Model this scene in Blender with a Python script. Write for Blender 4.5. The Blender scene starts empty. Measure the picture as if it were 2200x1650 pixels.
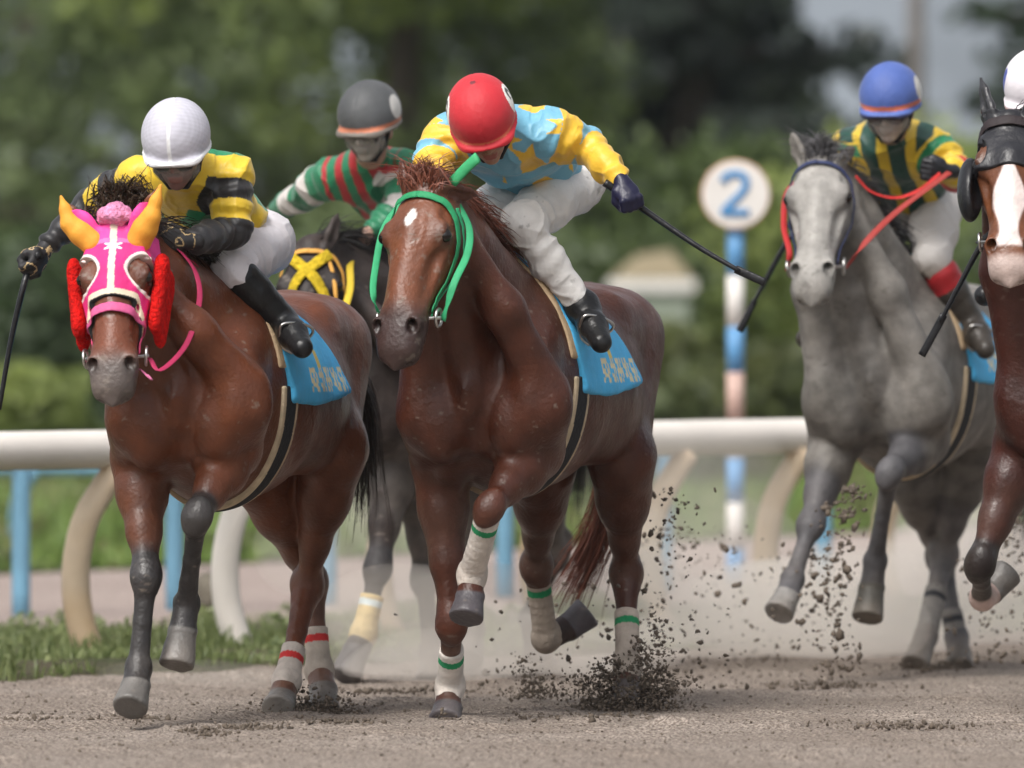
import bpy, math, random
import numpy as np
from mathutils import Vector, Matrix
R = math.radians
C = bpy.context.scene.collection
rng = np.random.default_rng(7)
random.seed(7)

# ------------------------------------------------------------------ camera, sky, sun, exposure
FPX = 21350.0            # focal length in pixels of a 2200 px wide picture
CAM_H = 1.45
PITCH = math.atan(185 / FPX)
cam = bpy.data.cameras.new('camera')
cam_o = bpy.data.objects.new('camera', cam)
C.objects.link(cam_o)
cam.sensor_width = 36.0
cam.lens = FPX / 2200 * 36
cam.clip_start = 1.0
cam.clip_end = 6000
cam_o.location = (0, 0, CAM_H)
cam_o.rotation_euler = (math.pi / 2 - PITCH, 0, 0)
cam.dof.use_dof = True
cam.dof.focus_distance = 34.0
cam.dof.aperture_fstop = 2.8
bpy.context.scene.camera = cam_o

SUN_EL, SUN_AZ = R(52), R(-150)     # high, slightly left of and behind the camera, veiled by cloud
world = bpy.data.worlds.new('World')
bpy.context.scene.world = world
world.use_nodes = True
wn = world.node_tree.nodes
sky = wn.new('ShaderNodeTexSky')
sky.sky_type = 'NISHITA'
sky.sun_disc = False
sky.sun_elevation = SUN_EL
sky.sun_rotation = SUN_AZ
sky.dust_density = 6.0
sky.air_density = 1.0
hs = wn.new('ShaderNodeHueSaturation')
hs.inputs['Saturation'].default_value = 0.30
world.node_tree.links.new(sky.outputs[0], hs.inputs['Color'])
world.node_tree.links.new(hs.outputs[0], wn['Background'].inputs[0])
wn['Background'].inputs[1].default_value = 0.105
sun = bpy.data.lights.new('sun', 'SUN')
sun.energy = 1.35
sun.angle = R(20)
sun.color = (1.0, 0.97, 0.92)
sun_o = bpy.data.objects.new('sun', sun)
C.objects.link(sun_o)
sd = Vector((math.sin(SUN_AZ) * math.cos(SUN_EL), math.cos(SUN_AZ) * math.cos(SUN_EL), math.sin(SUN_EL)))
sun_o.rotation_euler = sd.to_track_quat('Z', 'Y').to_euler()
vs = bpy.context.scene.view_settings
vs.view_transform = 'Standard'
vs.look = 'None'
vs.exposure = 0.78
vs.gamma = 1.0
vs.use_curve_mapping = False
bpy.context.scene.cycles.volume_bounces = 1
bpy.context.scene.cycles.max_bounces = 8
bpy.context.scene.cycles.transparent_max_bounces = 16

# ------------------------------------------------------------------ numeric helpers
def A(*v): return np.array(v, float)
def nrm(v):
    v = np.asarray(v, float); return v / max(np.linalg.norm(v), 1e-9)
RAY_F = A(0, math.cos(PITCH), -math.sin(PITCH)); RAY_U = A(0, math.sin(PITCH), math.cos(PITCH)); RAY_R = A(1, 0, 0)
def ray(px, py): return RAY_F * FPX + RAY_R * (px - 1100) - RAY_U * (py - 825)
CAMP = A(0, 0, CAM_H)
def at_depth(px, py, D):
    r = ray(px, py); return CAMP + r * (D / r[1])
def on_ground(px, py):
    r = ray(px, py); return CAMP + r * (-CAM_H / r[2])

class Frame:
    """local frame of a horse: x forward, y to its left, z up"""
    def __init__(s, px, scale, theta):
        th = R(theta); D = FPX / scale
        o = at_depth(px, 640, D); s.O = A(o[0], o[1], 0)
        s.F = A(-math.sin(th), -math.cos(th), 0); s.L = A(math.cos(th), -math.sin(th), 0); s.U = A(0, 0, 1)
        s.M = np.stack([s.F, s.L, s.U])          # rows
        s.th = th
    def pix(s, px, py, u):
        r = ray(px, py); t = (u - (CAMP - s.O) @ s.F) / (r @ s.F)
        return s.M @ (CAMP + r * t - s.O)
    def matrix(s):
        m = Matrix(((s.F[0], s.L[0], 0, s.O[0]), (s.F[1], s.L[1], 0, s.O[1]), (0, 0, 1, 0), (0, 0, 0, 1)))
        return m

def make_mesh(name, V, Fc, smooth=True):
    me = bpy.data.meshes.new(name)
    V = np.asarray(V, np.float32); Fc = np.asarray(Fc, np.int32)
    k = Fc.shape[1]
    me.vertices.add(len(V)); me.vertices.foreach_set('co', V.ravel())
    me.loops.add(Fc.size); me.loops.foreach_set('vertex_index', Fc.ravel())
    me.polygons.add(len(Fc)); me.polygons.foreach_set('loop_start', np.arange(0, Fc.size, k, dtype=np.int32))
    me.polygons.foreach_set('use_smooth', np.full(len(Fc), smooth))
    me.update(calc_edges=True); me.validate()
    return me
def set_col(me, col, name='col'):
    a = me.color_attributes.new(name, 'FLOAT_COLOR', 'POINT')
    c = np.ones((len(me.vertices), 4), np.float32); c[:, :3] = col
    a.data.foreach_set('color', c.ravel())
def set_float(me, val, name):
    a = me.attributes.new(name, 'FLOAT', 'POINT'); a.data.foreach_set('value', np.asarray(val, np.float32))

def link(name, me, mat, parent=None, matrix=None):
    o = bpy.data.objects.new(name, me); C.objects.link(o)
    if mat is not None: me.materials.append(mat)
    if parent is not None: o.parent = parent
    if matrix is not None: o.matrix_world = matrix
    return o
def tag(o, label=None, cat=None, group=None, kind=None):
    if label: o['label'] = label
    if cat: o['category'] = cat
    if group: o['group'] = group
    if kind: o['kind'] = kind
    return o

# ------------------------------------------------------------------ implicit surfaces
def smin(a, b, k):
    if k <= 0: return np.minimum(a, b)
    h = np.clip(0.5 + 0.5 * (b - a) / k, 0, 1)
    return b + (a - b) * h - k * h * (1 - h)
def smax(a, b, k): return -smin(-a, -b, k)

def f_cone(a, b, ra, rb, n=None, q=1.0):
    """tapered capsule, flattened along n by factor q"""
    a = np.asarray(a, float); b = np.asarray(b, float)
    if n is not None: n = nrm(n)
    def f(P):
        p = P - a; ab = b - a
        if n is not None:
            c = (1 / q - 1)
            p = p + c * (p @ n)[..., None] * n; ab = ab + c * (ab @ n) * n
        t = np.clip((p @ ab) / max(ab @ ab, 1e-9), 0, 1)
        d = np.sqrt(((p - t[..., None] * ab) ** 2).sum(-1)) - (ra + (rb - ra) * t)
        return d * (1 if n is None else (q + 1) / 2)
    r = max(ra, rb)
    return f, np.minimum(a, b) - r, np.maximum(a, b) + r
def f_ell(c, r, axes=None):
    c = np.asarray(c, float); r = np.asarray(r, float)
    M = np.eye(3) if axes is None else np.stack([nrm(x) for x in axes])
    def f(P):
        p = (P - c) @ M.T
        k0 = np.sqrt(((p / r) ** 2).sum(-1)); k1 = np.sqrt(((p / r ** 2) ** 2).sum(-1))
        return k0 * (k0 - 1) / np.maximum(k1, 1e-6)
    e = np.abs(M.T * r).sum(1)
    return f, c - e, c + e
def f_frust(a, b, ra, rb, nrmb=None, rd=0.006, fl=None, q=1.0):
    """frustum a->b, flat ends, sole plane normal nrmb"""
    a = np.asarray(a, float); b = np.asarray(b, float); ab = b - a; L = np.linalg.norm(ab); d = ab / L
    nb = d if nrmb is None else nrm(nrmb)
    def f(P):
        p = P - a; t = p @ d
        rad = p - t[..., None] * d
        if fl is not None: rad = rad + (1 / q - 1) * (rad @ nrm(fl))[..., None] * nrm(fl)
        rr = np.sqrt((rad ** 2).sum(-1))
        e = rr - (ra + (rb - ra) * np.clip(t / L, -0.5, 1.5))
        return smax(smax(e, (P - b) @ nb, rd), -t, rd * 3)
    r = max(ra, rb) * 1.5
    return f, np.minimum(a, b) - r, np.maximum(a, b) + r
def f_loft(o, axes, st, n=2.0):
    """st rows: x, yc, hw, ztop, zbot along local axes (rows X,Y,Z) from origin o"""
    o = np.asarray(o, float); M = np.stack([nrm(x) for x in axes]); st = np.asarray(st, float)
    x0, x1 = st[0, 0], st[-1, 0]; xs = np.linspace(x0, x1, 400)
    cols = []
    for i in range(1, 5):
        v = np.interp(xs, st[:, 0], st[:, i]); w = 15
        k = np.hanning(2 * w + 1); k /= k.sum(); vp = np.pad(v, w, mode='edge'); cols.append(np.convolve(vp, k, 'valid'))
    yc, hw, zt, zb = cols; zc = (zt + zb) / 2; hh = np.maximum((zt - zb) / 2, 0.005); hw = np.maximum(hw, 0.005)
    def f(P):
        p = (P - o) @ M.T; x = p[..., 0]; xc = np.clip(x, x0, x1)
        a = np.interp(xc, xs, hw); b = np.interp(xc, xs, hh)
        y = np.abs(p[..., 1] - np.interp(xc, xs, yc)) / a; z = np.abs(p[..., 2] - np.interp(xc, xs, zc)) / b
        if n == 2.0: k = np.sqrt(y * y + z * z)
        else: k = (y ** n + z ** n) ** (1 / n)
        d = (k - 1) * np.minimum(a, b)
        ex = np.abs(x - xc)
        return np.sqrt(np.maximum(d, 0) ** 2 + ex ** 2) + np.minimum(d, 0)
    cs = []
    for x in (x0, x1):
        for y in (-hw.max() + yc.min(), hw.max() + yc.max()):
            for z in (zb.min(), zt.max()): cs.append(o + A(x, y, z) @ M)
    cs = np.array(cs)
    return f, cs.min(0), cs.max(0)

class Body:
    def __init__(s): s.ops = []
    def add(s, prim, k=0.03): s.ops.append(('a', prim, k)); return s
    def sub(s, prim, k=0.01): s.ops.append(('s', prim, k)); return s
    def chain(s, pts, rads, k=0.02, n=None, q=1.0):
        for i in range(len(pts) - 1): s.add(f_cone(pts[i], pts[i + 1], rads[i], rads[i + 1], n, q), k)
        return s
    def grid(s, h, iso=0.0, clip=None, pad=0.03, lo=None, hi=None):
        los = np.array([p[1] for o, p, k in s.ops if o == 'a']).min(0) - pad - iso - 2 * h
        his = np.array([p[2] for o, p, k in s.ops if o == 'a']).max(0) + pad + iso + 2 * h
        if lo is not None: los = np.maximum(los, lo)
        if hi is not None: his = np.minimum(his, hi)
        n = np.ceil((his - los) / h).astype(int) + 1
        F = np.full(n, 0.2, np.float32)
        ax = [los[i] + h * np.arange(n[i]) for i in range(3)]
        for o, (f, plo, phi), k in s.ops:
            m = k + 4 * h + iso + (0.03 if o == 'a' else 0)
            i0 = np.clip(np.floor((plo - m - los) / h).astype(int), 0, n); i1 = np.clip(np.ceil((phi + m - los) / h).astype(int) + 1, 0, n)
            if (i1 <= i0).any(): continue
            X, Y, Z = np.meshgrid(ax[0][i0[0]:i1[0]], ax[1][i0[1]:i1[1]], ax[2][i0[2]:i1[2]], indexing='ij')
            P = np.stack([X, Y, Z], -1).astype(np.float32)
            v = f(P).astype(np.float32)
            sl = tuple(slice(i0[i], i1[i]) for i in range(3))
            F[sl] = smin(F[sl], v, k) if o == 'a' else smax(F[sl], -v, k)
        F -= iso
        if clip is not None:
            X, Y, Z = np.meshgrid(*ax, indexing='ij')
            P = np.stack([X, Y, Z], -1).astype(np.float32)
            F = np.maximum(F, clip(P).astype(np.float32))
        s.F, s.lo, s.h, s.n = F, los, h, n
        return s
    def sample(s, P):
        g = (np.asarray(P, float) - s.lo) / s.h
        g = np.clip(g, 0, np.array(s.n) - 1.001); i = g.astype(int); t = g - i
        v = 0
        for a in (0, 1):
            for b in (0, 1):
                for c in (0, 1):
                    w = (t[..., 0] if a else 1 - t[..., 0]) * (t[..., 1] if b else 1 - t[..., 1]) * (t[..., 2] if c else 1 - t[..., 2])
                    v = v + w * s.F[i[..., 0] + a, i[..., 1] + b, i[..., 2] + c]
        return v
    def hit(s, o, d, off=0.0, far=0.6, inward=False):
        """surface point on the ray; outward: first exit from inside, inward: first entry from outside"""
        o = np.asarray(o, float); d = nrm(d); t = np.arange(0, far, s.h * 0.5)
        P = o + t[:, None] * d; v = s.sample(P)
        if inward: i = np.argmax(v < 0) if (v < 0).any() else len(t) - 1; return P[i] - d * off
        i = np.argmax(v > 0) if (v > 0).any() else len(t) - 1
        return P[i] + d * off
    def extract(s, smooth=1):
        F, h = s.F, s.h; ins = F < 0
        cnt = np.zeros(tuple(np.array(F.shape) - 1), np.uint8)
        sl = lambda a: slice(1, None) if a else slice(None, -1)
        cor = [(a, b, c) for a in (0, 1) for b in (0, 1) for c in (0, 1)]
        for a, b, c in cor: cnt += ins[sl(a), sl(b), sl(c)]
        act = np.argwhere((cnt > 0) & (cnt < 8))
        idx = np.full(cnt.shape, -1, np.int32); idx[act[:, 0], act[:, 1], act[:, 2]] = np.arange(len(act))
        vals = {c: F[act[:, 0] + c[0], act[:, 1] + c[1], act[:, 2] + c[2]] for c in cor}
        S = np.zeros((len(act), 3)); N = np.zeros(len(act))
        for c in cor:
            for ax in range(3):
                if c[ax] == 0:
                    d = list(c); d[ax] = 1; d = tuple(d); va, vb = vals[c], vals[d]
                    m = (va < 0) != (vb < 0); t = np.where(m, va / np.where(m, va - vb, 1), 0)
                    p = np.tile(np.array(c, float), (len(act), 1)); p[:, ax] = t
                    S[m] += p[m]; N[m] += 1
        V = act + S / N[:, None]
        quads = []
        for ax in range(3):
            a = [slice(1, -1)] * 3; a[ax] = slice(None, -1); b = [slice(1, -1)] * 3; b[ax] = slice(1, None)
            i0, i1 = ins[tuple(a)], ins[tuple(b)]; ch = np.argwhere(i0 != i1); flip = i1[ch[:, 0], ch[:, 1], ch[:, 2]]
            o = np.ones(3, int); o[ax] = 0; base = ch + o
            u, w = (ax + 1) % 3, (ax + 2) % 3
            q = []
            for du, dw in ((-1, -1), (0, -1), (0, 0), (-1, 0)):
                c = base.copy(); c[:, u] += du; c[:, w] += dw; q.append(idx[c[:, 0], c[:, 1], c[:, 2]])
            q = np.stack(q, 1); q[flip] = q[flip][:, ::-1]; quads.append(q)
        Q = np.concatenate(quads)
        for _ in range(smooth):
            acc = np.zeros_like(V); n = np.zeros(len(V))
            for i in range(4):
                a, b = Q[:, i], Q[:, (i + 1) % 4]
                for j in range(3): acc[:, j] += np.bincount(a, V[b, j], len(V)) + np.bincount(b, V[a, j], len(V))
                n += np.bincount(a, minlength=len(V)) + np.bincount(b, minlength=len(V))
            V = V * 0.4 + 0.6 * acc / np.maximum(n, 1)[:, None]
        V = s.lo + V * h
        return V, Q
    def mesh(s, name, h, iso=0.0, clip=None, smooth=1, color=None, disp=None, **kw):
        s.grid(h, iso, clip, **kw); V, Q = s.extract(smooth)
        if disp is not None:
            e1 = V[Q[:, 2]] - V[Q[:, 0]]; e2 = V[Q[:, 3]] - V[Q[:, 1]]; fn = np.cross(e1, e2)
            vn = np.zeros_like(V)
            for i in range(4):
                for j in range(3): vn[:, j] += np.bincount(Q[:, i], fn[:, j], len(V))
            vn /= np.maximum(np.linalg.norm(vn, axis=1), 1e-12)[:, None]
            V2 = V + vn * disp(V)[:, None]
        else: V2 = V
        me = make_mesh(name, V2, Q)
        if color is not None: set_col(me, color(V))
        return me

def wob(P, s, seed=0):
    """cheap smooth 3-D noise in -1..1 (sum of warped sines)"""
    r = np.random.default_rng(seed); out = 0; amp = 1; tot = 0
    for o in range(4):
        for _ in range(3):
            k = r.normal(size=3); k = k / np.linalg.norm(k) * s * (2 ** o) * 0.8; out = out + amp * np.sin(P @ k + r.uniform(0, 6.28) + 1.5 * np.sin(P @ (r.normal(size=3) * s * 0.5)))
            tot += amp * 0.6
        amp *= 0.5
    return out / tot

# ------------------------------------------------------------------ strips, tubes, hair
def frame_along(P):
    P = np.asarray(P, float); T = np.gradient(P, axis=0); T /= np.maximum(np.linalg.norm(T, axis=1), 1e-9)[:, None]; return T
def smooth_path(pts, n):
    pts = np.asarray(pts, float)
    if len(pts) == 2: return pts[0] + (pts[1] - pts[0]) * np.linspace(0, 1, n)[:, None]
    P = np.vstack([2 * pts[0] - pts[1], pts, 2 * pts[-1] - pts[-2]]); out = []
    ts = np.linspace(0, len(pts) - 1 - 1e-6, n)
    for t in ts:
        i = int(t); f = t - i; p0, p1, p2, p3 = P[i:i + 4]
        out.append(0.5 * ((2 * p1) + (-p0 + p2) * f + (2 * p0 - 5 * p1 + 4 * p2 - p3) * f * f + (-p0 + 3 * p1 - 3 * p2 + p3) * f ** 3))
    return np.array(out)
def tube_vf(P, r, m=10, up=(0, 0, 1), flat=1.0, normals=None):
    """tube round path P; r scalar or per point; flat squashes along the surface normal"""
    P = np.asarray(P, float); n = len(P); T = frame_along(P); r = np.broadcast_to(r, n)
    N0 = np.broadcast_to(np.asarray(up, float), P.shape) if normals is None else np.asarray(normals, float)
    B = np.cross(T, N0); B /= np.maximum(np.linalg.norm(B, axis=1), 1e-6)[:, None]; Nn = np.cross(B, T)
    a = np.arange(m) * 2 * math.pi / m
    V = (P[:, None] + (B[:, None] * np.cos(a)[None, :, None] + Nn[:, None] * np.sin(a)[None, :, None] * flat) * r[:, None, None]).reshape(-1, 3)
    F = []
    for i in range(n - 1):
        for j in range(m): F.append((i * m + j, i * m + (j + 1) % m, (i + 1) * m + (j + 1) % m, (i + 1) * m + j))
    V = np.vstack([V, P[0], P[-1]]); c0, c1 = n * m, n * m + 1
    for j in range(m): F.append((c0, (j + 1) % m, j, j)); F.append((c1, (n - 1) * m + j, (n - 1) * m + (j + 1) % m, (n - 1) * m + (j + 1) % m))
    return V, F
def faces_mesh(name, V, F, smooth=True):
    me = bpy.data.meshes.new(name); me.from_pydata([tuple(v) for v in V], [], [tuple(dict.fromkeys(f)) for f in F]); me.update()
    me.polygons.foreach_set('use_smooth', np.full(len(me.polygons), smooth)); return me
def join_vf(lst):
    V = []; F = []; o = 0
    for v, f in lst:
        V.append(np.asarray(v)); F += [tuple(i + o for i in q) for q in f]; o += len(v)
    return np.vstack(V), F
def hair_mesh(name, roots, tips_fn, n, w, seg=6, seed=1):
    """ribbon strands: tips_fn(i, rng) -> path (k,3)"""
    r = np.random.default_rng(seed); Vs = []; Fs = []; o = 0
    for i in range(n):
        P = smooth_path(tips_fn(i, r), seg); T = frame_along(P)
        s = nrm(r.normal(size=3)); B = np.cross(T, s); B /= np.maximum(np.linalg.norm(B, axis=1), 1e-6)[:, None]
        ww = w * r.uniform(0.6, 1.3) * np.linspace(1, 0.15, seg)[:, None]
        Vs.append(np.stack([P - B * ww, P + B * ww], 1).reshape(-1, 3))
        for k in range(seg - 1): Fs.append((o + 2 * k, o + 2 * k + 1, o + 2 * k + 3, o + 2 * k + 2))
        o += 2 * seg
    return make_mesh(name, np.vstack(Vs), np.array(Fs))

# ------------------------------------------------------------------ materials
def mat(name, col=(0.5, 0.5, 0.5), rough=0.6, attr=None, noise=0.0, nscale=20.0, bump=0.0, bscale=60.0, spec=0.5, sheen=0.0, coat=0.0, metal=0.0, var=None, stretch=None, sss=0.0, trans=0.0, rnoise=0.0):
    m = bpy.data.materials.new(name); m.use_nodes = True; nt = m.node_tree; N = nt.nodes; L = nt.links
    b = N['Principled BSDF']; b.inputs['Roughness'].default_value = rough
    b.inputs['Specular IOR Level'].default_value = spec; b.inputs['Metallic'].default_value = metal
    b.inputs['Sheen Weight'].default_value = sheen; b.inputs['Coat Weight'].default_value = coat
    b.inputs['Transmission Weight'].default_value = trans
    if sss: b.inputs['Subsurface Weight'].default_value = sss; b.inputs['Subsurface Scale'].default_value = 0.01
    tc = N.new('ShaderNodeTexCoord'); src = tc.outputs['Object']
    if stretch:
        mp = N.new('ShaderNodeMapping'); mp.inputs['Scale'].default_value = stretch; L.new(src, mp.inputs[0]); src = mp.outputs[0]
    if attr:
        a = N.new('ShaderNodeAttribute'); a.attribute_name = attr; cs = a.outputs['Color']
    else:
        a = N.new('ShaderNodeRGB'); a.outputs[0].default_value = (*col, 1); cs = a.outputs[0]
    if noise:
        t = N.new('ShaderNodeTexNoise'); t.inputs['Scale'].default_value = nscale; t.inputs['Detail'].default_value = 6; L.new(src, t.inputs['Vector'])
        mr = N.new('ShaderNodeMapRange'); mr.inputs[1].default_value = 0.3; mr.inputs[2].default_value = 0.7
        mr.inputs[3].default_value = 1 - noise; mr.inputs[4].default_value = 1 + noise; L.new(t.outputs[0], mr.inputs[0])
        mx = N.new('ShaderNodeVectorMath'); mx.operation = 'SCALE'; L.new(cs, mx.inputs[0]); L.new(mr.outputs[0], mx.inputs['Scale']); cs = mx.outputs[0]
        if var is not None:
            t2 = N.new('ShaderNodeTexNoise'); t2.inputs['Scale'].default_value = nscale * 0.35; t2.inputs['Detail'].default_value = 4; L.new(src, t2.inputs['Vector'])
            cr = N.new('ShaderNodeMapRange'); cr.inputs[1].default_value = 0.42; cr.inputs[2].default_value = 0.62; L.new(t2.outputs[0], cr.inputs[0])
            mm = N.new('ShaderNodeMix'); mm.data_type = 'RGBA'; L.new(cr.outputs[0], mm.inputs[0]); L.new(cs, mm.inputs[6]); mm.inputs[7].default_value = (*var, 1); cs = mm.outputs[2]
    L.new(cs, b.inputs['Base Color'])
    if rnoise:
        t4 = N.new('ShaderNodeTexNoise'); t4.inputs['Scale'].default_value = nscale * 0.6; t4.inputs['Detail'].default_value = 3; L.new(src, t4.inputs['Vector'])
        m4 = N.new('ShaderNodeMapRange'); m4.inputs[1].default_value = 0.35; m4.inputs[2].default_value = 0.65; m4.inputs[3].default_value = rough - rnoise; m4.inputs[4].default_value = rough + rnoise
        L.new(t4.outputs[0], m4.inputs[0]); L.new(m4.outputs[0], b.inputs['Roughness'])
    if bump:
        t3 = N.new('ShaderNodeTexNoise'); t3.inputs['Scale'].default_value = bscale; t3.inputs['Detail'].default_value = 8; L.new(src, t3.inputs['Vector'])
        bp = N.new('ShaderNodeBump'); bp.inputs['Strength'].default_value = 1.0; bp.inputs['Distance'].default_value = bump
        L.new(t3.outputs[0], bp.inputs['Height']); L.new(bp.outputs[0], b.inputs['Normal'])
    return m

M_COAT = mat('horse_coat', attr='col', rough=0.39, noise=0.22, nscale=14, bump=0.0030, bscale=70, spec=0.42, sheen=0.0, rnoise=0.10, stretch=(1, 1, 1))
M_COAT_DRY = mat('horse_coat_dry', attr='col', rough=0.52, noise=0.24, nscale=18, bump=0.0030, bscale=80, spec=0.3)
M_HOOF = mat('hoof_horn', attr='col', rough=0.6, noise=0.25, nscale=40, bump=0.003, bscale=120)
M_EYE = mat('wet_eye', (0.008, 0.005, 0.004), rough=0.14, spec=0.5)
M_HAIR = mat('horse_hair', attr='col', rough=0.5, noise=0.3, nscale=30, spec=0.4)
M_SILK = mat('racing_silk', attr='col', rough=0.45, noise=0.05, nscale=12, bump=0.006, bscale=22, spec=0.5, sheen=0.15)
M_BREECH = mat('breeches_cloth', attr='col', rough=0.6, noise=0.10, nscale=10, bump=0.004, bscale=40)
M_BAND = mat('bandage_cloth', attr='col', rough=0.85, noise=0.2, nscale=18, bump=0.004, bscale=80)
M_CLOTH = mat('saddle_cloth_fabric', attr='col', rough=0.7, noise=0.08, nscale=14, bump=0.004, bscale=35)
M_LEATHER = mat('black_leather', attr='col', rough=0.32, noise=0.15, nscale=14, bump=0.003, bscale=50, spec=0.35)
M_SKIN = mat('skin', attr='col', rough=0.5, noise=0.12, nscale=25, bump=0.002, bscale=80, sss=0.1)
M_SHELL = mat('helmet_cover', attr='col', rough=0.62, noise=0.10, nscale=9, bump=0.0025, bscale=45, sheen=0.1)
M_FLEECE = mat('fleece', attr='col', rough=0.95, noise=0.3, nscale=50, bump=0.02, bscale=90, spec=0.1)
M_METAL = mat('steel', (0.55, 0.54, 0.52), rough=0.3, metal=1.0)

# ------------------------------------------------------------------ ground
def ground_mat(name, c1, c2, c3, sc=1.0, bump=0.01, fine=260, rough=0.95):
    m = bpy.data.materials.new(name); m.use_nodes = True; nt = m.node_tree; N = nt.nodes; L = nt.links; b = N['Principled BSDF']
    b.inputs['Roughness'].default_value = rough; b.inputs['Specular IOR Level'].default_value = 0.2
    g = N.new('ShaderNodeNewGeometry')
    def noise(s, d=8):
        t = N.new('ShaderNodeTexNoise'); t.inputs['Scale'].default_value = s; t.inputs['Detail'].default_value = d; L.new(g.outputs['Position'], t.inputs['Vector']); return t
    a = noise(1.3 * sc); f = noise(fine, 4); v = N.new('ShaderNodeTexVoronoi'); v.inputs['Scale'].default_value = 42 * sc; L.new(g.outputs['Position'], v.inputs['Vector'])
    r = N.new('ShaderNodeValToRGB'); r.color_ramp.elements[0].position = 0.36; r.color_ramp.elements[0].color = (*c1, 1); r.color_ramp.elements[1].position = 0.64; r.color_ramp.elements[1].color = (*c2, 1); L.new(a.outputs[0], r.inputs[0])
    r2 = N.new('ShaderNodeValToRGB'); r2.color_ramp.elements[0].position = 0.40; r2.color_ramp.elements[0].color = (0, 0, 0, 1); r2.color_ramp.elements[1].position = 0.60; r2.color_ramp.elements[1].color = (1, 1, 1, 1); L.new(f.outputs[0], r2.inputs[0])
    mx = N.new('ShaderNodeMix'); mx.data_type = 'RGBA'; L.new(r2.outputs[0], mx.inputs[0]); mx.inputs[6].default_value = (*c3, 1); L.new(r.outputs[0], mx.inputs[7]); L.new(mx.outputs[2], b.inputs['Base Color'])
    ad = N.new('ShaderNodeMath'); ad.operation = 'MULTIPLY_ADD'; L.new(f.outputs[0], ad.inputs[0]); ad.inputs[1].default_value = 0.7; L.new(v.outputs['Distance'], ad.inputs[2])
    bp = N.new('ShaderNodeBump'); bp.inputs['Distance'].default_value = bump; bp.inputs['Strength'].default_value = 1.0; L.new(ad.outputs[0], bp.inputs['Height']); L.new(bp.outputs[0], b.inputs['Normal'])
    return m
M_DIRT = ground_mat('racetrack_dirt', (.30, .25, .21), (.38, .325, .28), (.15, .12, .10), 1.0, .012, 110)
M_PATH = ground_mat('service_path_dirt', (.36, .29, .26), (.44, .36, .32), (.24, .19, .17), .6, .01, 60)
M_SOIL = ground_mat('verge_soil', (.10, .12, .05), (.17, .14, .09), (.06, .055, .035), 2.0, .02, 60)
M_GRASSG = ground_mat('grass_ground', (.09, .13, .04), (.17, .22, .08), (.07, .08, .035), 1.3, .02, 50)

def lattice(name, x0, x1, nx, ys, zfn, m, kind='structure'):
    xs = np.linspace(x0, x1, nx); X, Y = np.meshgrid(xs, ys, indexing='ij'); Z = zfn(X, Y)
    V = np.stack([X, Y, Z], -1).reshape(-1, 3); i = np.arange(nx - 1)[:, None] * len(ys) + np.arange(len(ys) - 1)[None]
    F = np.stack([i, i + len(ys), i + len(ys) + 1, i + 1], -1).reshape(-1, 4)
    return tag(link(name, make_mesh(name, V, F), m), kind=kind)
# the track edge, rail and path run together, away to the right
def L_edge(x): return 37.3 + 1.3 * (x + 1.92)       # dirt / verge
def L_rail(x): return 39.7 + 1.4 * (x + 1.67)
def L_path0(x): return 42.9 + 1.35 * (x + 2.0)
def L_path1(x): return 51.6 + 1.9 * (x + 2.6)
def n2(X, Y, s, seed): return wob(np.stack([X, Y, 0 * X], -1), s, seed)
rp = np.random.default_rng(77)
PITS = [(rp.uniform(-2.8, 3.2), rp.uniform(30.5, 40), rp.uniform(.05, .09), rp.uniform(.015, .034)) for _ in range(170)]
def ztrack(X, Y):
    z = .006 * n2(X, Y, 5, 21) + .006 * n2(X, Y, 16, 22) + .004 * n2(X, Y, 50, 23)
    z += .005 * np.sin((Y + .06 * X) * 9 + 2 * n2(X, Y, 1.5, 24))
    for px_, py_, rr_, dp_ in PITS:
        q = ((X - px_) ** 2 + ((Y - py_) * .8) ** 2) / rr_ ** 2; m_ = q < 9; z[m_] += (-dp_ * np.exp(-q[m_] * 1.5) + dp_ * .55 * np.exp(-(np.sqrt(q[m_]) - 1.35) ** 2 * 5))
    return z
ys_near = np.concatenate([np.linspace(24, 29.9, 60), np.linspace(30, 41, 620), np.linspace(41.1, 60, 120)])
lattice('racetrack', -6, 16, 620, ys_near, ztrack, M_DIRT)
def band(name, f0, f1, x0, x1, nx, ny, z, m, zf=None):
    xs = np.linspace(x0, x1, nx); t = np.linspace(0, 1, ny); X = np.repeat(xs[:, None], ny, 1); Y = f0(X) * (1 - t) + f1(X) * t
    Z = z + 0 * X if zf is None else zf(X, Y, t[None] + 0 * X)
    V = np.stack([X, Y, Z], -1).reshape(-1, 3); i = np.arange(nx - 1)[:, None] * ny + np.arange(ny - 1)[None]
    return tag(link(name, make_mesh(name, V, np.stack([i, i + ny, i + ny + 1, i + 1], -1).reshape(-1, 4)), m), kind='structure')
def zverge(X, Y, t): return -.03 + .06 * sstep(0, .10, t + .03 * n2(X, Y, 6, 31)) * sstep(1.0, .8, t) + .02 * n2(X, Y, 4, 32) * sstep(0, .1, t) + .008 * n2(X, Y, 14, 33)
def sstep(a, b, x): t = np.clip((x - a) / (b - a), 0, 1); return t * t * (3 - 2 * t)
band('verge', L_edge, L_path0, -4.5, 6, 260, 120, 0, M_SOIL, zverge)
band('service_path', lambda x: L_path0(x) - .3, L_path1, -5, 8, 60, 60, .016, M_PATH, lambda X, Y, t: .016 + .01 * n2(X, Y, 2, 35))
band('infield_grass', L_path1, lambda x: 120 + 0 * x, -30, 40, 60, 60, .0, M_GRASSG, lambda X, Y, t: .03 + .04 * n2(X, Y, .6, 36) * sstep(0, .02, t))
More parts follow.
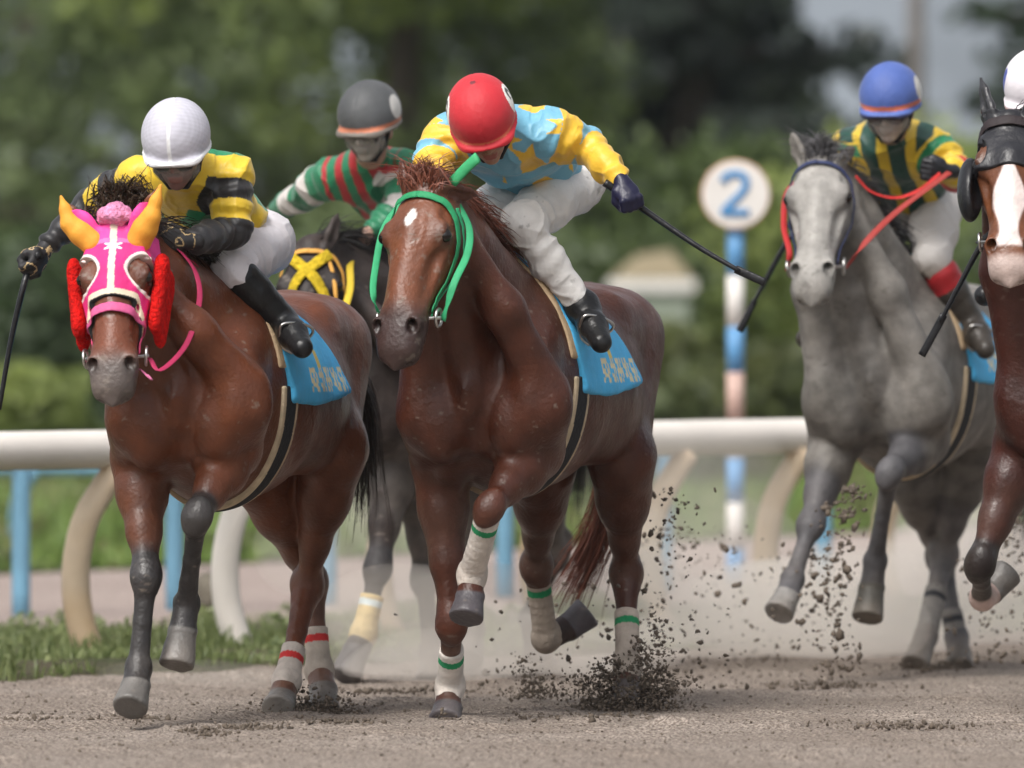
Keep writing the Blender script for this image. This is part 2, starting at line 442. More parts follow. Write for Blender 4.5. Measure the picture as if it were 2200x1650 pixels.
tag(link('ground', make_mesh('ground', [(-3000, -300, -.12), (3000, -300, -.12), (3000, 5500, -.12), (-3000, 5500, -.12)], [(0, 1, 2, 3)]), M_GRASSG), kind='structure')

# far wooded hill behind everything, seen through the gaps
hx = np.linspace(-700, 700, 80); hy = np.linspace(900, 1700, 50); X, Y = np.meshgrid(hx, hy, indexing='ij')
Z = -2 + 190 * sstep(900, 1350, Y) * (1 + .25 * n2(X, Y, .008, 41)) + 6 * n2(X, Y, .08, 42)
i = np.arange(79)[:, None] * 50 + np.arange(49)[None]
M_HILL = mat('hill_haze_tint', (.155, .175, .20), rough=.95, noise=.3, nscale=.05)  # forest tone with the blue-grey of distance haze painted into the base colour
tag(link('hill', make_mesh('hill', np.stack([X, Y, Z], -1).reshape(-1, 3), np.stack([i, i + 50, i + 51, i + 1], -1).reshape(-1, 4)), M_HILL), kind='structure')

# air: pale even haze round the whole scene
def box_vf(lo, hi):
    x0, y0, z0 = lo; x1, y1, z1 = hi
    V = [(x0, y0, z0), (x1, y0, z0), (x1, y1, z0), (x0, y1, z0), (x0, y0, z1), (x1, y0, z1), (x1, y1, z1), (x0, y1, z1)]
    return V, [(0, 3, 2, 1), (4, 5, 6, 7), (0, 1, 5, 4), (1, 2, 6, 5), (2, 3, 7, 6), (3, 0, 4, 7)]
m = bpy.data.materials.new('air'); m.use_nodes = True; nt = m.node_tree; nt.nodes.remove(nt.nodes['Principled BSDF'])
pv = nt.nodes.new('ShaderNodeVolumePrincipled'); pv.inputs['Color'].default_value = (.80, .86, .95, 1); pv.inputs['Density'].default_value = HAZE = .00016; pv.inputs['Anisotropy'].default_value = .2
nt.links.new(pv.outputs[0], nt.nodes['Material Output'].inputs['Volume'])
V, F = box_vf((-3010, -310, -2.5), (3010, 5510, 300))
tag(link('haze', faces_mesh('haze', V, F, False), m), kind='stuff')

# ------------------------------------------------------------------ foliage
def leaf_mat(name, rough=.55):
    m = bpy.data.materials.new(name); m.use_nodes = True; nt = m.node_tree; N = nt.nodes; L = nt.links; N.remove(N['Principled BSDF'])
    a = N.new('ShaderNodeAttribute'); a.attribute_name = 'col'
    d = N.new('ShaderNodeBsdfDiffuse'); t = N.new('ShaderNodeBsdfTranslucent'); g = N.new('ShaderNodeBsdfGlossy'); g.inputs['Roughness'].default_value = .5; g.inputs['Color'].default_value = (.5, .5, .5, 1)
    mx = N.new('ShaderNodeMixShader'); mx.inputs[0].default_value = .4; m2 = N.new('ShaderNodeMixShader'); m2.inputs[0].default_value = .05
    L.new(a.outputs['Color'], d.inputs[0]); L.new(a.outputs['Color'], t.inputs[0]); L.new(d.outputs[0], mx.inputs[1]); L.new(t.outputs[0], mx.inputs[2]); L.new(mx.outputs[0], m2.inputs[1]); L.new(g.outputs[0], m2.inputs[2]); L.new(m2.outputs[0], N['Material Output'].inputs['Surface'])
    return m
M_LEAF = leaf_mat('leaves'); M_BLADE = leaf_mat('grass_blades')
M_BARK = mat('bark', (.06, .045, .035), rough=.9, noise=.3, nscale=8, bump=.03, bscale=12)
def quads_cloud(P, Dx, Dy, col, name):
    """diamond leaves at P with half axes Dx, Dy"""
    V = np.stack([P - Dx, P - Dy * .6, P + Dx, P + Dy * .6], 1).reshape(-1, 3); F = np.arange(len(V)).reshape(-1, 4)
    me = make_mesh(name, V, F, False); set_col(me, np.repeat(col, 4, 0)); return me
def foliage(name, r, centers, radii, n, size, c1, c2, dark=.5, stretch=(1, 1, 1), flat=0.0):
    """leaves clustered on the shells of many clumps"""
    centers = np.asarray(centers, float); radii = np.asarray(radii, float); w = radii ** 2; k = r.choice(len(centers), n, p=w / w.sum())
    d = r.normal(size=(n, 3)); d /= np.linalg.norm(d, axis=1)[:, None]; rad = radii[k] * r.uniform(.45, 1.05, n) ** .6
    P = centers[k] + d * rad[:, None] * np.array(stretch)
    Dx = r.normal(size=(n, 3)); Dx[:, 2] *= (1 - flat); Dx /= np.linalg.norm(Dx, axis=1)[:, None]; Dy = np.cross(Dx, r.normal(size=(n, 3))); Dy /= np.maximum(np.linalg.norm(Dy, axis=1), 1e-6)[:, None]
    s = size * r.uniform(.6, 1.4, n)[:, None]; t = np.clip(r.uniform(0, 1, n) * .5 + r.uniform(0, 1, len(centers))[k] * .7, 0, 1)[:, None]
    col = np.array(c1) * (1 - t) + np.array(c2) * t
    return quads_cloud(P, Dx * s, Dy * s, col, name)
def tree(label, x, y, h, rad, n, c1, c2, seed, kind='broad', group='trees beyond the infield', size=.10, name='broadleaf_tree', low=.25):
    r = np.random.default_rng(seed); root = bpy.data.objects.new(name, None); C.objects.link(root); root.location = (x, y, -.05); tag(root, label, 'tree', group)
    lst = []; tops = []
    trunk = smooth_path([(0, 0, -.1), (r.normal() * .1, r.normal() * .1, h * .35), (r.normal() * .2, r.normal() * .2, h * .7), (r.normal() * .2, 0, h * .95)], 10)
    lst.append(tube_vf(trunk, np.linspace(.035 * h, .006 * h, 10), 8, up=(0, 1, 0.1)))
    if kind == 'broad':
        for j in range(12):
            t = r.uniform(low, .9); a = r.uniform(0, 6.28); p = trunk[int(t * 9)]; L_ = rad * r.uniform(.6, 1.0) * (1.1 - .5 * abs(t - .5)); e = p + A(math.cos(a) * L_, math.sin(a) * L_, r.uniform(.1, .5) * L_)
            lst.append(tube_vf(smooth_path([p, (p + e) / 2 + A(0, 0, .1 * L_), e], 5), np.linspace(.012 * h, .003 * h, 5), 5)); tops += [e, (p + e) / 2, e + r.normal(size=3) * .4]
        tops += [trunk[-1], trunk[-2]] + [trunk[6] + r.normal(size=3) * A(rad, rad, h * .25) * .5 for _ in range(14)]
        tops = np.array(tops); rr = r.uniform(.16, .34, len(tops)) * rad
        me = foliage('crown', r, tops, rr, n, size, c1, c2)
    else:
        cs, rr = [], []
        for j in range(34):
            t = low + (1 - low) * (j / 34) ; a = j * 2.4 + r.uniform(-.5, .5); p = trunk[min(9, int(t * 9))] * 1.0; L_ = rad * (1.12 - t) * r.uniform(.55, 1.1); e = A(p[0] + math.cos(a) * L_, p[1] + math.sin(a) * L_, t * h - .08 * L_ + r.uniform(-.1, .3))
            p = A(p[0], p[1], t * h)
            lst.append(tube_vf(smooth_path([p, (p + e) / 2 + A(0, 0, .05 * L_), e], 5), np.linspace(.012 * h, .003 * h, 5), 5))
            for q in np.linspace(.35, 1, 5): cs.append(lerp_(p, e, q) + r.normal(size=3) * .12); rr.append(.10 * rad + .16 * rad * r.uniform())
        me = foliage('crown', r, cs, rr, n, size, c1, c2, stretch=(1, 1, .45), flat=.3)
    V, F = join_vf(lst); link('trunk', faces_mesh('trunk', V, F), M_BARK, root); link('crown', me, M_LEAF, root)
    return root
def lerp_(a, b, t): return np.asarray(a) * (1 - t) + np.asarray(b) * t
G1, G2 = (.090, .125, .062), (.225, .285, .115)
D1, D2 = (.044, .058, .048), (.095, .122, .080)
Y1, Y2 = (.16, .21, .06), (.33, .39, .12)
def bx(px, D): return (px - 1100) / FPX * D
TR = [('broadleaf tree at the far left, dark with gaps of hill beside it', 40, 118, 7.2, 2.6, 7000, D1, G1, 'broad'),
      ('mid-green broadleaf tree behind the white-capped jockey', 330, 104, 7.6, 2.9, 11000, G1, G2, 'broad'),
      ('broadleaf tree between the white cap and the grey cap, lower branches dense', 600, 110, 7.4, 2.8, 10000, D2, G2, 'broad'),
      ('yellow-green broadleaf tree rising above the grey-capped jockey', 850, 100, 7.8, 2.5, 9000, G1, (.25, .31, .08), 'broad'),
      ('broadleaf tree behind the red-capped jockey, pale green on top', 1030, 113, 7.0, 2.2, 8000, D2, (.13, .18, .05), 'broad')]
for i, (lb, px, D, h, rad, n, c1, c2, k) in enumerate(TR): tree(lb, bx(px, D), D, h, rad, n, c1, c2, 50 + i, k)
tree('dark conifer right of the red-capped jockey, hill showing between its boughs', bx(1490, 108), 108, 9.0, 3.2, 13000, (.030, .040, .038), (.070, .090, .074), 61, 'pine', name='conifer_tree', size=.13, low=.12)
tree('smaller dark conifer beyond the right rider, only its lower boughs in view', bx(1240, 125), 125, 8.5, 1.7, 3500, D1, D2, 62, 'pine', name='conifer_tree', size=.13, low=.1)
tree('dark conifer bough reaching in at the top right corner', bx(2330, 112), 112, 9.5, 1.9, 4000, D1, (.05, .08, .04), 63, 'pine', name='conifer_tree', size=.13, low=.15)
tree('low dark green tree between the conifer and the grey pole', bx(1650, 118), 118, 4.5, 1.7, 6500, (.03, .042, .03), (.09, .12, .06), 64, 'broad', low=.1)
def bush(label, px, D, w, h, n, c1, c2, seed, group='bushes beyond the infield', size=.075):
    r = np.random.default_rng(seed); root = bpy.data.objects.new('bush', None); C.objects.link(root); root.location = (bx(px, D), D, 0); tag(root, label, 'bush', group)
    k = 26; cs = np.c_[r.normal(0, w * .26, k), r.normal(0, w * .2, k), r.uniform(.02, .88, k) ** .9 * h]; rr = r.uniform(.16, .30, k) * min(w, h) * 1.0
    link('crown', foliage('crown', r, cs, rr, n, size, c1, c2), M_LEAF, root)
    lst = [tube_vf(smooth_path([(0, 0, -.1), c * .5 + A(0, 0, .1), c], 4), np.linspace(.025, .008, 4), 5) for c in cs[:8]]; V, F = join_vf(lst); link('stem', faces_mesh('stem', V, F), M_BARK, root)
BU = [('dark clipped bush at the left edge under the trees', -40, 86, 2.6, 2.0, G1, (.06, .10, .03)), ('dark bush behind the left whip', 160, 84, 2.4, 1.9, D2, (.06, .10, .03)),
      ('deep green bush behind the horned horse', 420, 88, 2.8, 2.3, D2, G2), ('green bush behind the black horse', 700, 90, 2.8, 2.2, G1, G2), ('broad bush hidden behind the chestnut horse', 1000, 90, 3.0, 2.2, G1, G2),
      ('mid-green bush left of the round sign', 1330, 84, 2.2, 1.9, G1, (.12, .16, .05)), ('leafy bush directly behind the round sign', 1520, 90, 2.8, 2.75, (.05, .08, .025), (.13, .18, .05)),
      ('yellow-green bush between the round sign and the grey horse', 1720, 82, 2.0, 2.45, (.08, .12, .03), Y2), ('pale green bush behind the blue-capped jockey', 1900, 94, 2.6, 3.2, (.09, .13, .04), Y2),
      ('yellow-green bush behind the right horse ear', 2080, 92, 2.6, 3.0, (.09, .14, .04), (.24, .31, .08)), ('green bush at the right edge', 2280, 88, 2.4, 2.7, G1, Y1),
      ('low bright shrub at the foot of the dark bushes on the left', 70, 78, 1.4, .85, Y1, Y2), ('olive shrub under the round sign', 1500, 76, 2.2, 1.15, (.07, .09, .03), (.16, .18, .06)), ('low olive shrub left of the sign post', 1350, 74, 2.0, .9, G1, (.14, .16, .06)), ('low olive shrub right of the sign post', 1690, 77, 1.8, 1.0, G1, (.14, .15, .06))]
for i, (lb, px, D, w, h, c1, c2) in enumerate(BU): bush(lb, px, D, w * .8, h, 3600, c1, c2, 80 + i)

# ------------------------------------------------------------------ rails, sign, pole, hut
M_WHITE = mat('white_rail_plastic', (.80, .74, .68), rough=.45, noise=.06, nscale=3, bump=.001, bscale=40)
M_CREAM = mat('cream_post_paint', (.58, .46, .33), rough=.55, noise=.14, nscale=5, var=(.50, .36, .22))
M_BLUE = mat('blue_rail_paint', (.14, .30, .42), rough=.5, noise=.15, nscale=4)
M_POLEG = mat('weathered_pole', (.16, .145, .14), rough=.8, noise=.15, nscale=3)
def ptube(name, P, r, m, parent, seg=16, flat=1.0, up=None):
    if up is None: up = (0, 0, 1) if abs(P[-1][2] - P[0][2]) < .3 else (0, 1, 0.05)
    V, F = tube_vf(P, r, seg, up=up, flat=flat); return link(name, faces_mesh(name, V, F), m, parent)
def root_at(name, loc, label, cat, group=None):
    o = bpy.data.objects.new(name, None); C.objects.link(o); o.location = loc; tag(o, label, cat, group); return o
def rail_xy(px, fn):
    y = 40.0
    for _ in range(30): y = fn(bx(px, y))
    return bx(px, y), y
rr_ = root_at('running_rail', (0, 0, 0), 'white round running rail on curved cream posts along the inside of the track', 'rail')
xs = np.linspace(-4.2, 5.2, 40)
ptube('top_rail', [(x, L_rail(x), .845 - .001 * max(0, x + 2.2)) for x in xs], .077, M_WHITE, rr_, 24)
dirn = nrm(A(1, 1.4, 0)); side_ = A(dirn[1], -dirn[0], 0)      # side_ points away to the right / infield
for px in (-120, 200, 520, 850, 1180, 1430, 1680, 1930, 2180):
    x, y = rail_xy(px, L_rail)
    # posts lean out from the infield foot, then arch over to carry the rail
    b = A(x, y, -.05); top = A(x, y, .80)
    P = smooth_path([b + A(.02, 0, 0), b + A(-.05, 0, .20), b + A(-.07, 0, .40), b + A(-.035, 0, .60), b + A(.04, .04, .74), b + A(.10, .06, .83)], 16)
    ptube('post', P, np.linspace(.060, .052, 16), M_CREAM if px != 520 else M_WHITE, rr_, 14)
br = root_at('blue_rail', (0, 0, 0), 'blue guard rail with bent posts beyond the white running rail', 'rail')
def L_blue(x): return 46.6 + 1.2 * (x + .86)
ptube('top_rail', [(x, L_blue(x), .80) for x in np.linspace(-6, 6, 30)], .04, M_BLUE, br, 12)
for px in (45, 375, 705, 1085, 1428, 1770, 2020):
    x, y = rail_xy(px, L_blue); ptube('post', smooth_path([(x, y, -.05), (x, y, .45), (x + .01, y, .72), (x + .08, y + .05, .80)], 10), .042, M_BLUE, br, 10)
fr_ = root_at('low_blue_rail', (0, 0, 0), 'low pale blue rail at the far left beyond the path', 'rail')
ptube('top_rail', [(x, 55 + .3 * (x + 2.7), .50) for x in np.linspace(-6, -1.2, 12)], .035, M_BLUE, fr_, 10)
for px in (60, 390): x = bx(px, 55); ptube('post', smooth_path([(x - .06, 55 + .3 * (x + 2.7), -.02), (x - .06, 55 + .3 * (x + 2.7), .3), (x + .03, 55 + .3 * (x + 2.7), .5)], 8), .038, M_BLUE, fr_, 10)

# distance marker: round white board with a blue 2 on a banded pole
DS = 50.0; sx = bx(1580, DS); s_ = FPX / DS
zpx = lambda py: CAM_H + (640 - py) / s_
M_BOARD = mat('sign_white', (.66, .63, .60), rough=.5, noise=.08, nscale=6)
M_NUM = mat('sign_blue', (.055, .22, .46), rough=.5, noise=.08, nscale=6)
M_RIM = mat('sign_rim_orange', (.55, .32, .20), rough=.5)
M_PBLUE = mat('pole_blue', (.10, .27, .50), rough=.5, noise=.08, nscale=6)
M_PRED = mat('pole_red', (.50, .34, .29), rough=.5, noise=.08, nscale=6)
sg = root_at('distance_marker', (sx, DS, 0), 'round white distance sign with a blue number 2 on a blue and white pole', 'sign')
def disc(name, r, t, y, z, m, parent, seg=40):
    V = []; a = np.arange(seg) * 2 * math.pi / seg
    for yy, rr in ((y, r * .985), (y + .004, r), (y + t, r)): V += [(math.cos(q) * rr, yy, z + math.sin(q) * rr) for q in a]
    F = [tuple(range(seg))[::-1], tuple(range(2 * seg, 3 * seg))]
    for k in (0, 1): F += [(k * seg + j, k * seg + (j + 1) % seg, (k + 1) * seg + (j + 1) % seg, (k + 1) * seg + j) for j in range(seg)]
    me = bpy.data.meshes.new(name); me.from_pydata(V, [], F); me.update(); return link(name, me, m, parent)
zc = zpx(418)
disc('board', .168, .03, -.075, zc, M_BOARD, sg)
V, F = tube_vf([(math.cos(a) * .166, -.066, zc + math.sin(a) * .166) for a in np.linspace(0, 2 * math.pi, 41)], .009, 8, up=(0, 1, 0)); link('rim', faces_mesh('rim', V, F), M_RIM, sg)
num = [(-.062, .060), (-.050, .088), (-.015, .102), (.028, .095), (.052, .066), (.046, .030), (.012, -.012), (-.030, -.052), (-.060, -.086), (-.060, -.092), (.0, -.092), (.066, -.092)]
V, F = tube_vf([(x, -.082, zc + z) for x, z in smooth_path([A(a, b, 0) for a, b in num], 40)[:, :2]], .019, 8, up=(0, 1, 0), flat=.3); link('numeral', faces_mesh('numeral', V, F), M_NUM, sg)
for y0, y1, m_ in ((495, 592, M_PBLUE), (592, 702, M_BOARD), (702, 800, M_PBLUE), (800, 905, M_PRED), (905, 985, M_BOARD), (985, 1080, M_PBLUE), (1080, 1180, M_BOARD), (1180, 1275, M_PBLUE)):
    V, F = tube_vf([(0, 0, zpx(y0)), (0, 0, zpx(y1))], .044, 14, up=(0, 1, 0)); link('pole_band', faces_mesh('pole_band', V, F), m_, sg)
V, F = tube_vf([(0, 0, zpx(430)), (0, 0, zpx(495))], .043, 14, up=(0, 1, 0)); link('pole_top', faces_mesh('pole_top', V, F), M_BOARD, sg)
pr = root_at('utility_pole', (bx(1968, 96), 96, 0), 'tall grey pole rising behind the blue-capped jockey', 'pole')
ptube('shaft', [(0, 0, -.1), (0, 0, 4), (0, 0, 9)], [.095, .085, .07], M_POLEG, pr, 12, up=(0, 1, 0))
ptube('bracket', [(-.5, 0, 8.3), (.5, 0, 8.3)], .04, M_POLEG, pr, 8)
# pale hut half hidden among the bushes
hut = root_at('hut', (bx(1400, 81), 81, 0), 'small pale hut with a tan roof among the bushes left of the round sign', 'hut')
V, F = box_vf((-.30, 0, 0), (.30, .6, 1.50)); link('wall', faces_mesh('wall', V, F, False), mat('hut_wall', (.22, .25, .20), rough=.8), hut)
V, F = box_vf((-.36, -.05, 1.503), (.36, .65, 1.60)); link('roof_edge', faces_mesh('roof_edge', V, F, False), M_BOARD, hut)
V = [(-.34, -.03, 1.604), (.34, -.03, 1.604), (.34, .63, 1.604), (-.34, .63, 1.604), (-.12, .3, 1.80), (.16, .3, 1.84)]
link('roof', faces_mesh('roof', V, [(0, 1, 5, 4), (1, 2, 5), (2, 3, 4, 5), (3, 0, 4), (0, 3, 2, 1)], False), mat('hut_roof', (.22, .18, .11), rough=.8), hut)

# ------------------------------------------------------------------ grass on the verge and beyond
def blades(name, r, X, Y, Z, h, w, c1, c2, lean=.35):
    n = len(X); a = r.uniform(0, 6.28, n); hh = h * r.uniform(.5, 1.3, n); d = np.stack([np.cos(a), np.sin(a), 0 * a], -1); l = r.normal(size=(n, 3)) * lean; l[:, 2] = 0
    B = np.stack([X, Y, Z - .01], -1); wv = d * (w * r.uniform(.6, 1.4, n))[:, None]; T = B + np.array((0, 0, 1)) * hh[:, None] + l * hh[:, None]; Mi = B + np.array((0, 0, .55)) * hh[:, None] + l * hh[:, None] * .35
    V = np.stack([B - wv, B + wv, Mi + wv * .8, Mi - wv * .8, T - wv * .15, T + wv * .15], 1).reshape(-1, 3); i = np.arange(n)[:, None] * 6
    F = np.concatenate([i + [0, 1, 2, 3], i + [3, 2, 5, 4]]); me = make_mesh(name, V, F, False); t = r.uniform(0, 1, n)[:, None]; set_col(me, np.repeat(np.array(c1) * (1 - t) + np.array(c2) * t, 6, 0)); return me
r = np.random.default_rng(31); n = 42000; X = r.uniform(-4, 4, n * 3); t = r.uniform(.05, .97, n * 3); Y = L_edge(X) * (1 - t) + L_path0(X) * t
k = (n2(X, Y, 3.2, 37) + .6 * n2(X, Y, 9, 38) > -.02 - .25 * (t < .35)); X, Y, t = X[k][:n], Y[k][:n], t[k][:n]
hgt = .045 + .085 * np.clip(n2(X, Y, 2.5, 39), -.3, 1)
tag(link('verge_grass', blades('verge_grass', r, X, Y, zverge(X, Y, t), hgt, .0055, (.12, .165, .055), (.27, .31, .13)), M_BLADE), kind='stuff')
wc, wr = [], []
for _ in range(150):
    x_ = r.uniform(-3.2, 3.2); t_ = r.uniform(.04, .9); y_ = L_edge(x_) * (1 - t_) + L_path0(x_) * t_; z_ = float(zverge(np.array([x_]), np.array([y_]), np.array([t_]))[0]); q = r.uniform(.03, .085); wc.append((x_, y_, z_ + q * .6)); wr.append(q)
tag(link('verge_weeds', foliage('verge_weeds', r, wc, wr, 9000, .016, (.10, .145, .05), (.30, .34, .15)), M_LEAF), kind='stuff')
wc, wr = [], []
for _ in range(260):
    x_ = r.uniform(-3.5, 5.0); y_ = L_path1(x_) + r.uniform(0, 1) ** 1.5 * 22; q = r.uniform(.06, .22); wc.append((x_, y_, q * .5)); wr.append(q)
tag(link('infield_weeds', foliage('infield_weeds', r, wc, wr, 9000, .035, (.08, .10, .035), (.26, .28, .11)), M_LEAF), kind='stuff')
n = 16000; X = r.uniform(-4, 6, n); t = r.uniform(0, 1, n) ** 1.3; Y = L_path1(X) + t * 24
tag(link('infield_tufts', blades('infield_tufts', r, X, Y, .02 + 0 * X, .16 + .16 * np.clip(n2(X, Y, .9, 40), -.4, 1), .012, (.12, .20, .045), (.27, .37, .10)), M_BLADE), kind='stuff')
# stones and dark junk lying by the path behind the horned horse
for i, (px, D, w_, h_, lb) in enumerate(((455, 44.5, .16, .22, 'dark block of kerb stone standing on the path between the horned horse legs'), (350, 43.6, .05, .05, 'small dark clod of earth on the path left of the kerb stone'))):
    b = Body(); c = (bx(px, D), D, h_ * .5); b.add(f_ell(c, (w_ / 2, w_ / 2, h_ / 2)), 0)
    q = b.mesh('stone', .012, disp=lambda V: wob(V, 25, 3) * .02); tag(link('stone', q, mat('stone_grey', (.12, .105, .08), rough=.9, noise=.3, nscale=20, bump=.01)), lb, 'stone')

# ------------------------------------------------------------------ horses
def lerp(a, b, t): return np.asarray(a) * (1 - t) + np.asarray(b) * t
def sstep(a, b, x): t = np.clip((x - a) / (b - a), 0, 1); return t * t * (3 - 2 * t)
def seg_dist(P, a, b):
    ab = b - a; t = np.clip(((P - a) @ ab) / (ab @ ab), 0, 1); return np.linalg.norm(P - a - t[:, None] * ab, axis=1), t

class Horse: pass

def horse_geom(fr, K, yaw, dz=0.0, lean=1.0, hsc=1.38, ls=1.34):
    """K: dict of joints (px, py, u) -> local points. returns Horse with Body ops"""
    H = Horse(); H.fr = fr
    P = {k: fr.pix(*v) for k, v in K.items()}
    H.P = P
    poll, tip = P['poll'], P['tip']
    ps = R(yaw); yl = fr.M @ A(math.cos(ps), -math.sin(ps), 0)
    X = nrm(tip - (poll)); Y = nrm(yl - (yl @ X) * X); Z = np.cross(X, Y)
    sc = np.linalg.norm(tip - poll) / 0.635
    X = nrm(X * math.cos(0.07) + Z * math.sin(0.07)); Z = np.cross(X, Y)
    H.X, H.Y, H.Z, H.sc, H.poll = X, Y, Z, sc, poll
    w = hsc; H.w = w
    Hd = lambda x, y, z: poll + (x * X + y * Y * w + z * 1.10 * Z) * sc
    H.Hd = Hd
    B = Body()
    # trunk
    st = [(-1.47, 0, .05, 1.27, 1.12), (-1.42, 0, .13, 1.33, 1.02), (-1.28, 0, .21, 1.43, .94), (-1.05, 0, .265, 1.51, .90), (-.80, 0, .27, 1.50, .89), (-.55, 0, .295, 1.465, .84),
          (-.28, 0, .305, 1.475, .78), (0, 0, .27, 1.55, .76), (.15, 0, .245, 1.53, .79), (.3, 0, .225, 1.43, .86), (.42, 0, .16, 1.33, .95), (.50, 0, .03, 1.22, 1.06)]
    st = [(a, b, c * lean, d + dz, e + dz) for a, b, c, d, e in st]
    H.st = st
    B.add(f_loft((0, 0, 0), np.eye(3), st), 0)
    B.add(f_cone((.10, 0, 1.53 + dz), (-.30, 0, 1.47 + dz), .045, .04), .08)
    def lc(pts, rads, k=.02, n=None, q=1.0): B.chain(pts, [r * ls for r in rads], k, n, q)
    def la_cone(a_, b_, r0, r1, n=None, q=1.0, K=.02): B.add(f_cone(a_, b_, r0 * ls, r1 * ls, n, q), K)
    def la_ell(c_, r_, K=.02): B.add(f_ell(c_, tuple(x * ls for x in r_)), K)
    for s, S in ((1, 'L'), (-1, 'R')):
        sh = P['F' + S + '_sh']; el = P['F' + S + '_el']; stf = P['H' + S + '_st']; hk = P['H' + S + '_hk']
        D = A(0, 0, dz)
        B.add(f_cone(A(-.02, .13 * s, 1.40) + D, lerp(sh, A(.40, .185 * s, 1.12) + D, .5), .09, .115, (0, 1, 0), .6), .05)       # scapula
        B.add(f_cone(A(-.02, .19 * s, 1.26) + D, el + A(0, 0, .05), .12, .09, (0, 1, 0), .62), .035)                              # triceps
        B.add(f_cone(sh, el, .10, .095), .022)                                                                                        # arm
        B.add(f_ell(lerp(sh, A(.40, .12 * s, 1.04) + D, .5) + A(.01, -.035 * s, -.02), (.10, .095, .14)), .04)                            # breast
        B.add(f_cone(A(.36, .06 * s, .98) + D, lerp(el, P['F' + S + '_kn'], .25), .08, .05), .03)
        B.add(f_cone(A(-.80, .16 * s, 1.38) + D, A(-1.18, .14 * s, 1.33) + D, .075, .12), .10)                                              # hip
        B.add(f_cone(A(-1.08, .14 * s, 1.27) + D, lerp(stf, hk, .06), .19, .125, (0, 1, 0), .74), .045)                                        # thigh
        B.add(f_cone(A(-1.32, .12 * s, 1.27) + D, lerp(stf, hk, .40) + A(-.05, 0, 0), .13, .07, (0, 1, 0), .7), .035)                          # hamstring
        B.add(f_ell(A(-.62, .19 * s, 1.07) + D, (.30, .11, .20)), .08)                                                                          # barrel side
        # fore leg
        kn, ft, co, so = [P['F' + S + '_' + q] for q in ('kn', 'ft', 'co', 'so')]
        v = nrm(kn - el); side = A(0, 1, 0)
        lc([el, lerp(el, kn, .30), lerp(el, kn, .62), lerp(el, kn, .88)], [.086, .075, .050, .036], .03, side, .86)
        la_cone(lerp(el, kn, .05) + A(.035, .018 * s, 0), lerp(el, kn, .50) + A(.02, .01 * s, 0), .048, .028, K=.018)
        la_cone(lerp(el, kn, .10) + A(-.045, -.01 * s, 0), lerp(el, kn, .6) + A(-.02, 0, 0), .040, .02, K=.018)
        lc([lerp(el, kn, .92), kn, lerp(kn, ft, .10)], [.036, .036, .031], .02)
        cv = nrm(ft - kn); al = nrm(v + cv); fw_ = nrm(A(1, 0, .15) - (A(1, 0, .15) @ al) * al); lt = np.cross(al, fw_)
        B.add(f_ell(kn + fw_ * .006, (.034 * ls, .040 * ls, .058 * ls), (fw_, lt, al)), .014); B.add(f_ell(kn + fw_ * .020 + al * .014, (.022 * ls, .034 * ls, .024 * ls), (fw_, lt, al)), .012)
        B.add(f_ell(kn - fw_ * .036 - al * .004, (.016 * ls, .014 * ls, .026 * ls), (fw_, lt, al)), .014)
        bk = A(-1, 0, 0) - (A(-1, 0, 0) @ cv) * cv
        bk = nrm(bk) if np.linalg.norm(bk) > .3 else A(0, 0, -1)
        lc([lerp(kn, ft, .08), lerp(kn, ft, .5), lerp(kn, ft, .9)], [.028, .0222, .026], .012)
        lc([lerp(kn, ft, .05) + bk * .026, lerp(kn, ft, .92) + bk * .026], [.0175, .0155], .008)
        la_ell(ft + bk * .010, (.032, .031, .036), K=.014); la_ell(ft + bk * .032, (.016, .020, .020), K=.014)
        lc([ft, lerp(ft, co, .5), co], [.034, .029, .036], .015)
        hoof(B, ft, co, so)
        # hind leg
        ft, co, so = [P['H' + S + '_' + q] for q in ('ft', 'co', 'so')]
        lc([stf, lerp(stf, hk, .35), lerp(stf, hk, .70), lerp(stf, hk, .92)], [.115, .085, .046, .036], .035, side, .80)
        gv = nrm(hk - stf); gb = A(-1, 0, 0) - (A(-1, 0, 0) @ gv) * gv; gb = nrm(gb)
        la_ell(stf + A(.03, .01 * s, -.01), (.08, .07, .09), K=.04)
        cv = nrm(ft - hk); bk = A(-1, 0, 0) - (A(-1, 0, 0) @ cv) * cv; bk = nrm(bk) if np.linalg.norm(bk) > .3 else A(0, 0, 1)
        ph = hk + nrm(gb + bk) * .055 - cv * .045
        lc([lerp(stf, hk, .45) + gb * .05, lerp(stf, hk, .8) + gb * .055, ph], [.035, .018, .024], .018)
        lc([ph, hk + bk * .03, lerp(hk, ft, .2) + bk * .02], [.024, .032, .024], .015)
        la_ell(hk, (.050, .046, .058), K=.02)
        lc([hk, lerp(hk, ft, .15), lerp(hk, ft, .5), lerp(hk, ft, .92)], [.042, .034, .025, .028], .012)
        lc([lerp(hk, ft, .1) + bk * .028, lerp(hk, ft, .94) + bk * .028], [.018, .016], .008)
        la_ell(ft + bk * .010, (.033, .032, .038), K=.014); la_ell(ft + bk * .034, (.016, .020, .020), K=.014)
        lc([ft, lerp(ft, co, .5), co], [.036, .031, .037], .015)
        hoof(B, ft, co, so)
    # neck
    base = A(.10, 0, 1.20 + dz); nk = Hd(.055, 0, -.105) + A(-.03, 0, 0)
    d = nrm(nk - base); side = nrm(np.cross(A(0, 0, 1), d))
    m1 = lerp(base, nk, .35) + A(0, 0, .0); m2 = lerp(base, nk, .68) + A(0, 0, .01); m3 = lerp(base, nk, .9)
    B.chain([base, m1, m2, m3, nk], [.30, .245, .19, .155, .135], .04, side, .60)
    crest = [A(-.02, 0, 1.52 + dz), lerp(A(-.02, 0, 1.52 + dz), poll, .5) + A(0, 0, .035), Hd(.0, 0, -.01)]
    H.crest = crest
